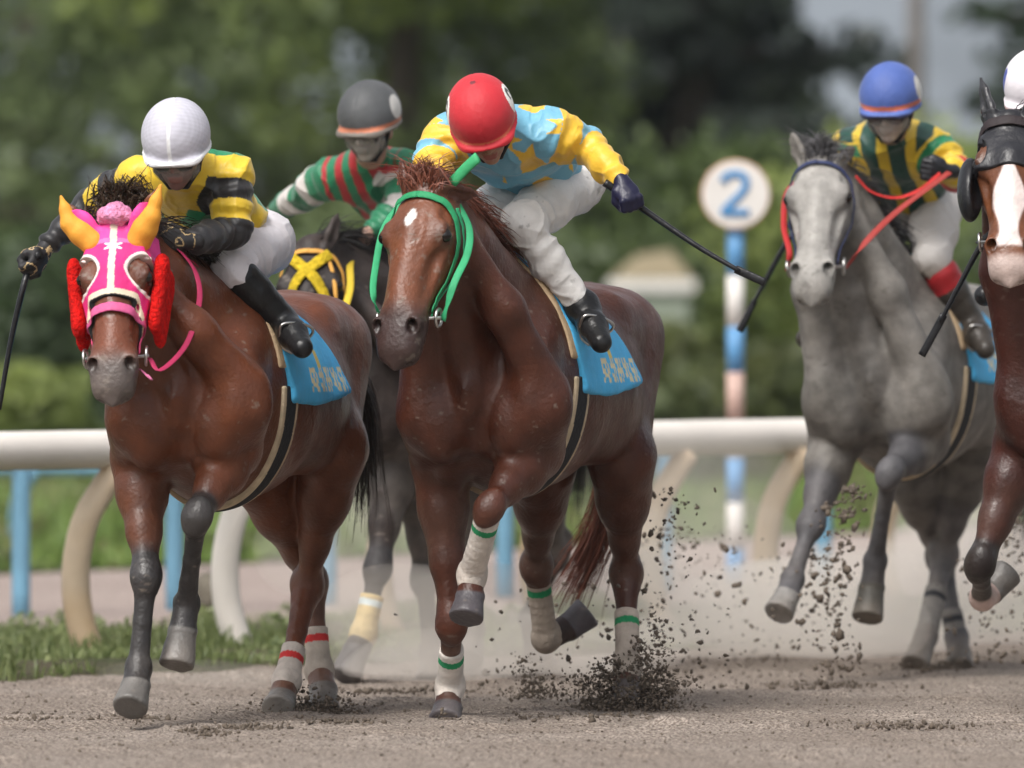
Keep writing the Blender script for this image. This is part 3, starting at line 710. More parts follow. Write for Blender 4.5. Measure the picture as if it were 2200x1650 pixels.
    B.chain(crest, [.05, .040, .045], .06)
    for s, S in ((1, 'L'), (-1, 'R')):
        sh = P['F' + S + '_sh']
        B.chain([Hd(.06, .05 * s, -.14), lerp(Hd(.06, .05 * s, -.14), sh, .45) + side * s * .035, sh + A(.0, 0, .08)], [.040, .058, .085], .07)
        B.chain([lerp(crest[0], crest[1], .2) + side * s * .05 - A(0, 0, .12), lerp(crest[1], crest[2], .3) + side * s * .055 - A(0, 0, .10)], [.10, .075], .05)
    # windpipe
    B.chain([Hd(.12, 0, -.20), lerp(Hd(.12, 0, -.20), A(.42, 0, 1.18 + dz), .5) + A(.0, 0, -.01), A(.42, 0, 1.16 + dz)], [.045, .05, .07], .04)
    # head
    hb = Body()
    hst = [(-.03, 0, .045, .0, -.11), (.03, 0, .072, .022, -.15), (.10, 0, .090, .036, -.19), (.17, 0, .094, .040, -.225), (.24, 0, .088, .033, -.235), (.31, 0, .075, .022, -.205),
           (.38, 0, .064, .012, -.165), (.45, 0, .060, .004, -.142), (.51, 0, .066, -.002, -.142), (.56, 0, .066, -.010, -.146), (.610, 0, .062, -.026, -.148), (.650, 0, .056, -.042, -.144), (.672, 0, .044, -.058, -.132), (.684, 0, .014, -.08, -.11)]
    hst = [(a * sc, 0, c * sc * w, d_ * sc * 1.1, e * sc * 1.1) for a, b, c, d_, e in hst]
    ops = []
    def ha(p, k=.02): ops.append(('a', p, k))
    def hsb(p, k=.01): ops.append(('s', p, k))
    ha(f_loft(poll, (X, Y, Z), hst, 2.3), .03)
    q = sc
    ha(f_cone(Hd(.18, 0, .018), Hd(.50, 0, -.028), .032 * q, .030 * q), .028)            # nasal bone
    for s in (1, -1):
        ha(f_ell(Hd(.20, .058 * s, -.150), (.105 * q, .030 * q, .085 * q), (X, Y, Z)), .02)   # cheek
        ha(f_cone(Hd(.19, .086 * s, -.052), Hd(.40, .050 * s, -.082), .019 * q, .011 * q), .009); hsb(f_ell(Hd(.35, .064 * s, -.034), (.085 * q, .011 * q, .022 * q), (X, Y, Z)), .03)  # cheek crest
        ha(f_ell(Hd(.155, .080 * s, .000), (.055 * q, .018 * q, .014 * q), (X, Y, Z)), .04)    # brow
        ha(f_ell(Hd(.192, .080 * s, -.026), (.040 * q, .016 * q, .028 * q), (X, Y, Z)), .02)
        hsb(f_ell(Hd(.105, .085 * s, -.002), (.030 * q, .018 * q, .018 * q), (X, Y, Z)), .03)    # hollow above the eye
        eo = nrm(Y * s * .85 + Z * .5); eu = np.cross(X, eo); hsb(f_ell(Hd(.194, .099 * s, -.016), (.025 * q, .016 * q, .017 * q), (X, eo, eu)), .006)
        ha(f_cone(Hd(.162, .092 * s, -.012), Hd(.190, .092 * s, .006), .008 * q, .009 * q), .006)  # upper lid
        ha(f_cone(Hd(.190, .092 * s, .006), Hd(.224, .086 * s, -.012), .009 * q, .006 * q), .006)
        ha(f_cone(Hd(.170, .100 * s, -.040), Hd(.216, .097 * s, -.038), .007 * q, .006 * q), .008)
        ha(f_ell(Hd(.552, .052 * s, -.036), (.036 * q, .026 * q, .032 * q), (X, Y, Z)), .014)     # nostril rim
        n1 = nrm(X * .55 + Y * s * .8 + Z * .15)
        hsb(f_ell(Hd(.568, .056 * s, -.022), (.021 * q, .030 * q, .030 * q), (nrm(X * .35 - Y * s * .9 + Z * .35), nrm(X * .5 + Y * s * .2 + Z * .85), nrm(X * .8 - Z * .5))), .006)
        hsb(f_cone(Hd(.562, .054 * s, -.028), Hd(.50, .036 * s, -.05), .018 * q, .010 * q), .004)
        hsb(f_cone(Hd(.665, .034 * s, -.104), Hd(.49, .082 * s, -.112), .006 * q, .005 * q), .008)  # mouth
    hsb(f_cone(Hd(.67, -.035, -.102), Hd(.67, .035, -.102), .008 * q, .006 * q), .010)
    ha(f_ell(Hd(.59, 0, -.070), (.034 * q, .046 * q, .030 * q), (X, Y, Z)), .016)
    ha(f_ell(Hd(.575, 0, -.142), (.052 * q, .056 * q, .036 * q), (X, Y, Z)), .014)          # chin
    H.headops = ops
    B.ops += ops
    # ears
    for s, S in ((1, 'L'), (-1, 'R')):

        b = Hd(.015, .052 * s, .0)
        t = P['ear' + S]
        L_ = np.linalg.norm(t - b); t = b + nrm(t - b) * min(max(L_, .13), .19)
        ax = nrm(t - b); fn = nrm(Z * .3 + X * .6 + Y * s * .5); fn = nrm(fn - (fn @ ax) * ax)
        B.chain([b, lerp(b, t, .35), lerp(b, t, .7), t], [.026, .034, .024, .005], .012, fn, .55)
        B.sub(f_cone(lerp(b, t, .2) + fn * .018, lerp(b, t, .82) + fn * .012, .018, .006, fn, .7), .006)
    H.B = B
    return H


def hoof(B, ft, co, so):
    d = nrm(so - co); f = A(1, 0, .0) - (A(1, 0, 0) @ d) * d
    f = nrm(f) if np.linalg.norm(f) > .25 else nrm(A(0, 0, 1) - (A(0, 0, 1) @ d) * d)
    L_ = np.linalg.norm(so - co)
    # toe wall runs forward, heel is short; the sole plane stays square to the leg
    B.add(f_frust(co - d * .010 - f * .006, so + f * .022 + d * .012, .044, .060, None, .006), .006)
    B.ops.append(('s', f_ell(so + d * .075 + f * .01, (.075, .09, .075)), .004)) if False else None
    B.add(f_ell(co - f * .004, (.049, .049, .020), None), .010)

def horse_color(H, coat):
    """per-vertex coat colours; coat: dict base, points, muzzle, socks, star fn, leg params"""
    P = H.P; sc = H.sc
    segs = []
    for S in 'LR':
        segs.append(('F' + S, P['F' + S + '_el'], P['F' + S + '_kn'], P['F' + S + '_ft'], P['F' + S + '_co'], P['F' + S + '_so']))
        segs.append(('H' + S, P['H' + S + '_st'], P['H' + S + '_hk'], P['H' + S + '_ft'], P['H' + S + '_co'], P['H' + S + '_so']))
    def col(V):
        n1 = wob(V, 5, 3); n2 = wob(V, 16, 5)
        base = np.array(coat['base'])[None] * (1 + .16 * n1 + .08 * n2)[:, None]
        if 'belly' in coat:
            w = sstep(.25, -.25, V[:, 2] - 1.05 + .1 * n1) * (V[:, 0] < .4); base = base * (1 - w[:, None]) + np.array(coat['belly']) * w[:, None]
        if 'dapple' in coat:
            dp = sstep(-.1, .55, wob(V, 30, 9)) * .5 + .5 * sstep(-.3, .5, wob(V, 9, 4)); base = base * (1 - .5 * dp[:, None]) + np.array(coat['dapple']) * .5 * dp[:, None]
        hq = (V - H.poll) / sc; hx, hy, hz = hq @ H.X, hq @ H.Y / H.w, hq @ H.Z / 1.1
        inhead = (hx > -.05) & (hx < .74) & (np.abs(hy) < .16) & (hz > -.28) & (hz < .1)
        if 'face' in coat:
            w = inhead * sstep(-.05, .10, hx) * sstep(-.23, -.10, hz + .03 * n2); base = base * (1 - w[:, None]) + np.array(coat['face']) * (1 + .12 * n2[:, None]) * w[:, None]
        w = inhead * sstep(*coat.get('mz', (.44, .56)), hx + .02 * n2 - hz * .2) * coat.get('mzw', .9)
        base = base * (1 - w[:, None]) + np.array(coat.get('muzzle', (.02, .017, .016))) * (1 + .2 * n2[:, None]) * w[:, None]
        w = inhead * np.exp(-(((hx - .195) / .050) ** 2 + ((np.abs(hy) - .092) / .035) ** 2 + ((hz + .018) / .040) ** 2)) * .85
        base = base * (1 - w[:, None]) + np.array((.015, .010, .009)) * w[:, None]
        for nm, a, k, f, c, so in segs:
            d1, t1 = seg_dist(V, a, k); d2, t2 = seg_dist(V, k, f); d3, t3 = seg_dist(V, f, c); d4, t4 = seg_dist(V, c, so)
            near = np.minimum(np.minimum(d2, d3), d4)
            if coat.get('points') is not None and not (nm[0] == 'H' and coat.get('hindbrown')):
                tt = coat.get('pt', .72)
                w = sstep(.13, .09, d1) * sstep(tt, tt + .2, t1 + .06 * n2) * (d1 < .13) ; w = np.maximum(w, sstep(.11, .08, near))
                base = base * (1 - w[:, None]) + np.array(coat['points']) * (1 + .25 * n2[:, None]) * w[:, None]
            sk = coat.get('socks', {}).get(nm)
            if sk is not None:
                t = np.where(d2 < np.minimum(d3, d4), t2, 1.2 + t3)
                w = sstep(.09, .07, near) * sstep(sk[0], sk[0] + .08, t + .04 * n2)
                base = base * (1 - w[:, None]) + np.array(sk[1]) * (1 + .15 * n2[:, None]) * w[:, None]
            ax = nrm(so - c); tt = (V - c) @ ax
            w = (d4 < .10) * sstep(-.012, -.004, tt)
            hc = coat.get('hooves', {}).get(nm, coat.get('hoof', (.09, .085, .08)))
            base = base * (1 - w[:, None]) + np.array(hc) * (1 + .35 * n2[:, None]) * w[:, None]
        if 'ears' in coat:
            w = ((hx < .10) & (hx > -.3) & (hz > .055) & (np.abs(hy) > .02) & (np.abs(hy) < .2)) | ((hx < -.02) & (hx > -.25) & (hz > .0) & (np.abs(hy) > .03) & (np.abs(hy) < .12)); base[w] = coat['ears']
        if 'star' in coat:
            cx, cy, rx, ry = coat['star']; e = (np.abs((hx - cx) / rx) ** 1.6 + np.abs((hy - cy) / ry) ** 1.6)
            w = inhead * sstep(1.15, .85, e + .12 * n2) * (hz > -.05)
            base = base * (1 - w[:, None]) + np.array((.72, .69, .66)) * w[:, None]
        if 'blaze' in coat:
            x0, x1 = coat['blaze']; ww = .030 + .016 * np.sin(hx * 22) + .012 * sstep(.35, .5, hx)
            w = inhead * sstep(ww + .004, ww - .004, np.abs(hy + .004)) * sstep(x0, x0 + .02, hx) * sstep(x1 + .015, x1, hx) * (hz > -.09)
            base = base * (1 - w[:, None]) + np.array((.78, .66, .63)) * w[:, None]
        w = inhead * np.exp(-(((hx - .566) / .024) ** 2 + ((np.abs(hy) - .050) / .018) ** 2 + ((hz + .030) / .024) ** 2))
        base = base * (1 - .85 * w[:, None])
        w = sstep(.95, .05, V[:, 2]) * np.clip(.25 + .6 * wob(V, 11, 51), 0, .55) * coat.get('dusty', 1.0); base = base * (1 - w[:, None]) + np.array((.27, .225, .185)) * w[:, None]
        sp = wob(V, 130, 52) + .35 * wob(V, 9, 53); w = sstep(.88, 1.05, sp) * coat.get('specks', .45); base = base * (1 - w[:, None]) + np.array(coat.get('mud', (.20, .165, .135))) * w[:, None]
        return np.clip(base, .002, .9)
    return col

def head_ring(H, x, n=24, off=.006, a0=0, a1=360, zc=-.09):
    out, nn = [], []
    for a in np.linspace(R(a0), R(a1), n):
        d = H.Y * math.cos(a) + H.Z * math.sin(a); o = H.Hd(x, 0, zc); p = H.body.hit(o, d, off, .35); out.append(p); nn.append(d)
    return np.array(out), np.array(nn)
def head_path(H, pts, n=30, off=.006):
    """pts: (x, angle deg) on the head surface"""
    pts = np.array(pts, float); q = smooth_path(np.c_[pts, np.zeros(len(pts))], n); out, nn = [], []
    for x, a, _ in q:
        a = R(a); d = H.Y * math.cos(a) + H.Z * math.sin(a); zc = np.interp(x, [0, .2, .4, .6], [-.07, -.09, -.07, -.07])
        out.append(H.body.hit(H.Hd(x, 0, zc), d, off, .35)); nn.append(d)
    return np.array(out), np.array(nn)
def strap(name, P, N, w, th, m, col, parent, seg=10, mtx=None):
    V, F = tube_vf(P, w, seg, normals=N, flat=th / w); me = faces_mesh(name, V, F); set_col(me, np.tile(col, (len(me.vertices), 1))); return link(name, me, m, parent)

def finish_horse(name, label, H, coat, h=.0072, mane=None, group='racehorses galloping in the race', matl=None, tail=None):
    fr = H.fr
    root = bpy.data.objects.new(name, None); C.objects.link(root); root.matrix_world = fr.matrix()
    tag(root, label, 'horse', group)
    def disp(V): 
        n = wob(V, 7, 11) * .0030 + .0006 * wob(V, 45, 14) + .0014 * np.clip(1 - np.abs(wob(V, 13, 15)) * 9, 0, 1) * (wob(V, 5, 16) > -.2) + .0026 * np.clip(1 - np.abs(wob(V, 9, 12)) * 3.2, -.3, 1) * np.clip(.3 + wob(V, 4, 13), 0, 1)
        return n
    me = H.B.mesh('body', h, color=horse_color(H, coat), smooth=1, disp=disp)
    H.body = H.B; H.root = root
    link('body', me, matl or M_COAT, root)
    for s in (1, -1):
        V, F = [], []
        b = Body(); b.add(f_ell(H.Hd(.194, .088 * s, -.015), (.026 * H.sc, .025 * H.sc, .024 * H.sc), (H.X, H.Y, H.Z)), 0)
        link('eye', b.mesh('eye', .003), M_EYE, root)
    hc = np.array(coat.get('mane', (.02, .012, .01)))
    if mane:
        mane(H, root, hc)
    if tail: 
        tp = [fr.pix(*t) if len(t) == 3 else np.array(t[:3]) for t in tail]
        tp = [A(-1.42, 0, 1.33)] + tp
        def path(i, r):
            e = r.normal(size=3) * A(.05, .035, .06); c = r.uniform(.75, 1.0); off0 = r.normal(size=3) * .02; k = len(tp)
            P = [p + off0 + e * (j / (k - 1)) ** 1.3 * 1.2 for j, p in enumerate(tp)]
            P = smooth_path(P, 12); return P[:max(4, int(12 * c))]
        me = hair_mesh('tail', None, path, 420, .004, seg=9, seed=4); set_col(me, np.tile(hc, (len(me.vertices), 1)) * (1 + .3 * wob(np.array([v.co for v in me.vertices]), 20, 2))[:, None]); link('tail', me, M_HAIR, root)
        b = Body(); b.chain(smooth_path(tp, 8)[:4], [.045, .038, .03, .012], .02); link('tail_dock', b.mesh('tail_dock', .01, color=lambda V: np.tile(hc, (len(V), 1))), M_HAIR, root)
    return root
def default_mane(H, root, hc, n=700, length=.16, fore=True, side=1, windy=1.0):
    cr = smooth_path(H.crest, 12)
    def path(i, r):
        t = r.uniform(.05, 1.0) * 10.9; k = int(t); p = lerp(cr[k], cr[k + 1], t - k) + r.normal(size=3) * A(.012, .012, .008)
        L_ = length * r.uniform(.6, 1.2); d = nrm(A(-.7 * windy, .45 * side + .3 * r.normal(), .35 + .3 * r.normal()))
        return [p + A(0, 0, .0), p + d * L_ * .35 + A(0, 0, .025), p + d * L_ * .7 + A(-.01, .02 * side, .0), p + d * L_ + A(-.02 * windy, .035 * side, -.05)]
    me = hair_mesh('mane', None, path, n, .0035, seg=6, seed=5); set_col(me, np.tile(hc, (len(me.vertices), 1)) * (1 + .35 * wob(np.array([v.co for v in me.vertices]), 25, 2))[:, None]); link('mane', me, M_HAIR, root)
    if fore:
        def path(i, r):
            p = H.Hd(r.uniform(-.03, .04), r.normal() * .026, .02); L_ = r.uniform(.06, .15)
            d = nrm(A(-.2 + .35 * r.normal(), .5 * r.normal(), 1.0) )
            return [p, p + d * L_ * .5, p + d * L_ + A(-.05 * r.uniform(), .04 * r.normal(), -.035)]
        me = hair_mesh('forelock', None, path, 420, .003, seg=5, seed=6); set_col(me, np.tile(hc * 1.3, (len(me.vertices), 1))); link('forelock', me, M_HAIR, root)

# ---- centre horse: chestnut, green bridle
frC = Frame(1085, 622, 15)
KC = dict(poll=(912, 405, .75), tip=(842, 742, 1.02),
    earL=(1030, 420, .60), earR=(865, 362, .72),
    FR_sh=(915, 900, .42), FR_el=(945, 985, .15), FR_kn=(971, 1340, .20), FR_ft=(966, 1475, .02), FR_co=(962, 1520, .07), FR_so=(960, 1552, .10),
    FL_sh=(1165, 885, .40), FL_el=(1150, 965, .25), FL_kn=(1052, 1092, .58), FL_ft=(1013, 1235, .38), FL_co=(1010, 1280, .40), FL_so=(1005, 1325, .42),
    HL_st=(1335, 985, -.82), HL_hk=(1345, 1230, -1.0), HL_ft=(1348, 1430, -.85), HL_co=(1347, 1475, -.78), HL_so=(1346, 1520, -.74),
    HR_st=(1165, 1000, -.78), HR_hk=(1152, 1215, -1.05), HR_ft=(1172, 1372, -1.18), HR_co=(1222, 1347, -1.27), HR_so=(1256, 1322, -1.31))
HC = horse_geom(frC, KC, 28)
coatC = dict(dusty=.55, base=(.072, .0215, .0115), face=(.15, .050, .023), muzzle=(.035, .024, .024), mz=(.42, .56), star=(.15, .0, .042, .016), mane=(.13, .042, .025),
    socks={'HR': (.9, (.05, .03, .025))}, hoof=(.10, .09, .10))
rootC = finish_horse('racehorse', 'chestnut racehorse with green bridle and small white star, ridden by the red-capped jockey', HC, coatC, mane=lambda H, r, c: default_mane(H, r, c, length=.11, windy=.6),
    tail=[(1345, 850, -1.62), (1300, 1110, -1.75), (1245, 1230, -1.82), (1205, 1310, -1.86)])

# ---- left horse: bay in a pink hood with horns
frA = Frame(457, 628, 13)
KA = dict(poll=(250, 500, .72), tip=(238, 822, .98), earL=(340, 400, .74), earR=(130, 430, .74),
    FR_sh=(290, 905, .42), FR_el=(302, 985, .20), FR_kn=(315, 1238, .42), FR_ft=(297, 1435, .46), FR_co=(291, 1472, .50), FR_so=(283, 1520, .54),
    FL_sh=(520, 880, .40), FL_el=(500, 960, .25), FL_kn=(424, 1110, .55), FL_ft=(400, 1298, .34), FL_co=(392, 1355, .36), FL_so=(383, 1425, .38),
    HL_st=(715, 960, -.80), HL_hk=(660, 1255, -.98), HL_ft=(616, 1462, -.74), HL_co=(606, 1500, -.68), HL_so=(600, 1528, -.64),
    HR_st=(560, 1000, -.80), HR_hk=(668, 1250, -1.16), HR_ft=(686, 1440, -1.10), HR_co=(694, 1480, -1.04), HR_so=(698, 1528, -1.0))
HA = horse_geom(frA, KA, 9, dz=-.03)
coatA = dict(hindbrown=True, dusty=.7, base=(.118, .035, .0145), face=(.14, .042, .02), muzzle=(.11, .095, .088), mz=(.50, .58), points=(.035, .032, .032), mane=(.02, .012, .01), hoof=(.16, .15, .14),
    socks={})
# ---- grey horse
frG = Frame(1935, 562, 15)
KG = dict(poll=(1763, 345, .65), tip=(1742, 612, .98), earL=(1838, 318, .50), earR=(1702, 285, .68),
    FR_sh=(1780, 870, .42), FR_el=(1795, 950, .28), FR_kn=(1742, 1130, .58), FR_ft=(1702, 1245, .74), FR_co=(1692, 1278, .80), FR_so=(1676, 1318, .84),
    FL_sh=(1990, 880, .42), FL_el=(1985, 940, .28), FL_kn=(1912, 1015, .62), FL_ft=(1880, 1205, .42), FL_co=(1873, 1262, .40), FL_so=(1866, 1325, .43),
    HL_st=(2090, 950, -.80), HL_hk=(2028, 1190, -.96), HL_ft=(1990, 1365, -.74), HL_co=(1978, 1398, -.68), HL_so=(1968, 1432, -.64),
    HR_st=(1965, 1010, -.80), HR_hk=(2020, 1195, -1.12), HR_ft=(2055, 1370, -1.05), HR_co=(2060, 1405, -1.0), HR_so=(2064, 1440, -.95))
HG = horse_geom(frG, KG, 13)
coatG = dict(mud=(.07, .06, .05), base=(.150, .137, .122), face=(.30, .285, .265), dapple=(.27, .25, .23), muzzle=(.16, .145, .13), mz=(.57, .66), mzw=.55, points=(.08, .077, .082), pt=.35, mane=(.06, .057, .06), hoof=(.10, .095, .09),
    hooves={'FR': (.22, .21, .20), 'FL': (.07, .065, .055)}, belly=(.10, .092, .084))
# ---- dark horse between
frD = Frame(905, 566, 21)
KD = dict(poll=(668, 530, .72), tip=(655, 815, .98), earL=(728, 455, .66), earR=(598, 490, .66),
    FR_sh=(815, 900, .42), FR_el=(850, 970, .22), FR_kn=(812, 1222, .45), FR_ft=(780, 1362, .50), FR_co=(766, 1395, .54), FR_so=(748, 1452, .58),
    FL_sh=(985, 890, .40), FL_el=(900, 1000, .12), FL_kn=(912, 1245, .05), FL_ft=(926, 1400, -.08), FL_co=(928, 1432, -.04), FL_so=(930, 1468, .0),
    HL_st=(1165, 950, -.8), HL_hk=(1190, 1190, -1.1), HL_ft=(1140, 1330, -1.2), HL_co=(1150, 1360, -1.25), HL_so=(1160, 1400, -1.3),
    HR_st=(1000, 960, -.8), HR_hk=(1010, 1180, -1.0), HR_ft=(1015, 1350, -.8), HR_co=(1012, 1385, -.76), HR_so=(1010, 1420, -.72))
HD = horse_geom(frD, KD, 10)
coatD = dict(base=(.048, .036, .032), face=(.022, .016, .015), muzzle=(.02, .017, .016), points=(.05, .045, .045), mane=(.012, .010, .01), hoof=(.13, .12, .12), belly=(.085, .072, .066))
# ---- right horse: dark bay with blinkers, mostly beyond the picture edge
frR = Frame(2315, 606, 15)
KR = dict(poll=(2172, 262, .70), tip=(2170, 566, 1.0), earL=(2235, 170, .64), earR=(2103, 150, .64),
    FR_sh=(2205, 880, .42), FR_el=(2195, 960, .28), FR_kn=(2106, 1212, .45), FR_ft=(2110, 1285, .20), FR_co=(2128, 1272, .13), FR_so=(2158, 1240, .06),
    FL_sh=(2390, 880, .42), FL_el=(2380, 940, .28), FL_kn=(2340, 1110, .58), FL_ft=(2330, 1290, .70), FL_co=(2325, 1320, .74), FL_so=(2318, 1365, .78),
    HL_st=(2580, 950, -.8), HL_hk=(2570, 1210, -1.0), HL_ft=(2520, 1400, -.8), HL_co=(2515, 1435, -.75), HL_so=(2510, 1480, -.7),
    HR_st=(2400, 1000, -.8), HR_hk=(2420, 1210, -1.15), HR_ft=(2440, 1390, -1.1), HR_co=(2445, 1430, -1.05), HR_so=(2450, 1480, -1.0))
HR_ = horse_geom(frR, KR, 4)
coatR = dict(specks=.2, base=(.052, .014, .009), face=(.14, .05, .022), muzzle=(.42, .33, .30), mz=(.60, .64), points=(.012, .008, .008), pt=.80, blaze=(.20, .56), ears=(.03, .03, .034), mane=(.012, .01, .01), hoof=(.09, .09, .09), socks={'FR': (.80, (.55, .40, .36))})
def bushy_mane(H, root, hc):
    default_mane(H, root, hc, fore=False)
    def path(i, r):
        p = H.Hd(r.uniform(-.16, -.03), r.normal() * .03, .0); L_ = r.uniform(.04, .09); d = nrm(A(-.15 + .3 * r.normal(), .25 + .45 * r.normal(), 1.0)); e = r.normal(size=3) * .022
        return [p, p + d * L_ * .4 + e, p + d * L_ * .75 - e, p + d * L_ + A(-.03, .03, -.05)]
    me = hair_mesh('mane_tuft', None, path, 650, .004, seg=7, seed=9); set_col(me, np.tile((.05, .030, .018), (len(me.vertices), 1))); link('mane_tuft', me, M_HAIR, root)
rootA = finish_horse('racehorse', 'bay racehorse at the left in a pink hood with orange horns and red cheek pads', HA, coatA, mane=bushy_mane,
    tail=[(770, 850, -1.60), (775, 1000, -1.72), (765, 1110, -1.78)])
rootG = finish_horse('racehorse', 'grey racehorse with red reins, galloping right of the round distance sign', HG, coatG, matl=M_COAT_DRY, mane=lambda H, r, c: default_mane(H, r, c, fore=True, length=.13),
    tail=[(2200, 900, -1.6), (2220, 1050, -1.75), (2210, 1200, -1.85)])
rootD = finish_horse('racehorse', 'black racehorse with a yellow crossed noseband, half hidden between the two leading horses', HD, coatD, matl=M_COAT_DRY, mane=lambda H, r, c: default_mane(H, r, c, fore=False, length=.2),
    tail=[(1230, 900, -1.6), (1240, 1000, -1.8), (1230, 1100, -2.0)])
rootR = finish_horse('racehorse', 'dark bay racehorse with black blinkers and white blaze, cut by the right picture edge', HR_, coatR, mane=lambda H, r, c: default_mane(H, r, c, fore=False),
    tail=[(2620, 850, -1.62), (2610, 1110, -1.75), (2600, 1230, -1.82)])
for n_, H in (('C', HC), ('A', HA), ('G', HG), ('D', HD), ('R', HR_)):
    P = H.P; d = np.linalg.norm
    print(n_, 'sc %.2f neck %.2f' % (H.sc, d(P['poll'] - A(0, 0, 1.55))), *['%s %.2f %.2f |' % (k, d(P[k + m[0]] - P[k + m[1]]), d(P[k + m[1]] - P[k + '_ft'])) for k, m in (('FL', ('_el', '_kn')), ('FR', ('_el', '_kn')), ('HL', ('_st', '_hk')), ('HR', ('_st', '_hk')))])

# ------------------------------------------------------------------ tack worn by the horses
BLUE = (.075, .45, .80); TAN = (.50, .36, .22); BLACK = (.012, .012, .014); GREEN = (.015, .26, .10); CREAM = (.62, .55, .40)
def cst(c): return lambda V: np.tile(np.array(c, float), (len(V), 1))
def worn(H, name, m, h, iso, clip, lo, hi, color, smooth=1, disp=None):
    b = Body(); b.ops = H.B.ops; keep = (H.B.F,)
    me = b.mesh(name, h, iso=iso, clip=clip, lo=np.array(lo), hi=np.array(hi), color=color if callable(color) else cst(color), smooth=smooth, disp=disp)
    return link(name, me, m, H.root)
GLY = ["11110 01010 11101 10110 01111".split(), "10101 11111 01010 11101 10010".split(), "11011 00101 11111 01010 11101".split(), "01110 11010 10101 11011 01010".split(), "10011 01101 11010 00111 11001".split()]
def glyph(u, v):
    """letter-like marks in unit square columns"""
    c = np.clip((u * 5).astype(int), 0, 4); fx = np.clip(((u * 5 % 1) * 6.2).astype(int), 0, 5); ry = np.clip(((1 - v) * 5).astype(int), 0, 4)
    T = np.zeros((5, 6, 5), bool)
    for r_ in range(5):
        for k in range(5):
            for q in range(5): T[r_, q, k] = GLY[r_][k][q] == '1'
    return T[ry, fx, c]
def saddle_set(H, dz=0.0, x0=.055, girth=True, x0g=0.0, zb=1.135):
    z0 = zb + dz
    def cl(P):
        x, z = P[..., 0], P[..., 2]; rear = -.44 - .22 * np.clip((1.5 + dz - z) / .36, 0, 1.2)
        fr_ = x0 - .06 * sstep(1.30, 1.13, z - dz)
        return np.maximum.reduce([x - fr_, rear - x, (z0 + .02 * np.sin((x - .0) * 7)) - z])
    def colr(V):
        c = np.tile(np.array(BLUE), (len(V), 1)) * (1 + .10 * wob(V, 6, 3))[:, None]
        u = (-.18 - V[:, 0]) / .42; v = (V[:, 2] - z0 - .02) / .085
        m = (u > 0) & (u < 1) & (v > 0) & (v < 1); g = m & glyph(np.clip(u, 0, .999), np.clip(v, 0, .999)); c[g] = (.74, .66, .42)
        o = ((V[:, 0] + .30) / .026) ** 4 + ((V[:, 2] - z0 - .135) / .032) ** 4 < 1; c[o] = (.72, .55, .14)
        return c
    worn(H, 'saddle_cloth', M_CLOTH, .006, .013, cl, (-.75, -.5, z0 - .05), (.12, .5, 1.75), colr, disp=lambda V: .004 * wob(V, 14, 8) + .010 * sstep(z0 + .10, z0, V[:, 2]) * (1 + wob(V, 9, 2)))
    def cl2(P):
        x, z = P[..., 0], P[..., 2]; return np.maximum.reduce([x - (x0 + .030), x0 - .05 - x, (1.24 + dz) - z])
    worn(H, 'saddle_pad', M_BAND, .006, .009, cl2, (-.1, -.5, 1.1), (.2, .5, 1.75), TAN)
    if girth:
        def cl3(P):
            x, z = P[..., 0], P[..., 2]; return np.maximum(np.abs(x - x0g - .03 * (z - 1)) - .064, z - 1.18 - dz)
        def c3(V):
            dx = np.abs(V[:, 0] - x0g - .03 * (V[:, 2] - 1)); c = np.tile(np.array(BLACK), (len(V), 1)); c[dx > .042] = (.50, .40, .27); return c
        worn(H, 'girth', M_BAND, .005, .011, cl3, (-.2, -.5, .6), (.2, .5, 1.3), c3)
    # light racing saddle
    b = Body(); zt = 1.545 + dz
    b.add(f_cone((.02, 0, zt - .005), (-.32, 0, zt - .055), .050, .062), .03); b.add(f_ell((-.33, 0, zt - .03), (.06, .11, .035)), .04); b.add(f_ell((.03, 0, zt + .015), (.035, .06, .04)), .03)
    for s in (1, -1):
        b.add(f_cone((-.02, .12 * s, zt - .08), (-.10, .245 * s, zt - .27), .10, .075, (0, 1, .55 * s), .18), .02)
    link('saddle', b.mesh('saddle', .008, color=cst(BLACK)), M_LEATHER, H.root)
def bandage(H, leg, t0, t1, col, stripe=None, r=.043, dust=None, down=.35):
    P = H.P; S = leg; kn = P[S + ('_kn' if S[0] == 'F' else '_hk')]; ft = P[S + '_ft']; co = P[S + '_co']
    L1 = np.linalg.norm(ft - kn); cv = nrm(ft - kn); bk = A(-1, 0, 0) - (A(-1, 0, 0) @ cv) * cv; bk = nrm(bk) if np.linalg.norm(bk) > .3 else A(0, 0, -1 if S[0] == 'F' else 1)
    b = Body(); a, e = lerp(kn, ft, t0), lerp(kn, ft, min(t1, 1.0))
    b.add(f_cone(a, e, r, r), .01); b.add(f_cone(a + bk * .024, e + bk * .024, r * .82, r * .82), .012)
    if t1 >= 1: b.add(f_ell(ft + bk * .008, (r * 1.15, r * 1.15, r * 1.3)), .02); b.add(f_cone(ft, lerp(ft, co, down), r * 1.05, r * 1.05), .02)
    def cl(V): t = (V - kn) @ cv / L1; return (t0 - t) * L1
    def colr(V):
        t = (V - kn) @ cv / L1; c = np.tile(np.array(col), (len(V), 1)) * (1 + .10 * wob(V, 30, 1) + .03 * np.sin(t * L1 * 190))[:, None]
        if dust is not None: w = sstep(.5, 1.1, t + .15 * wob(V, 20, 5)) * .55; c = c * (1 - w[:, None]) + np.array(dust) * w[:, None]
        if stripe is not None: c[np.abs(t - t0 - .13) * L1 < .013] = stripe
        return c
    link('leg_bandage', b.mesh('leg_bandage', .0045, clip=cl, color=colr, disp=lambda V: .0004 * np.sin(((V - kn) @ cv) * 190) + .0012 * wob(V, 40, 3)), M_BAND, H.root)
DUST = (.30, .25, .20)
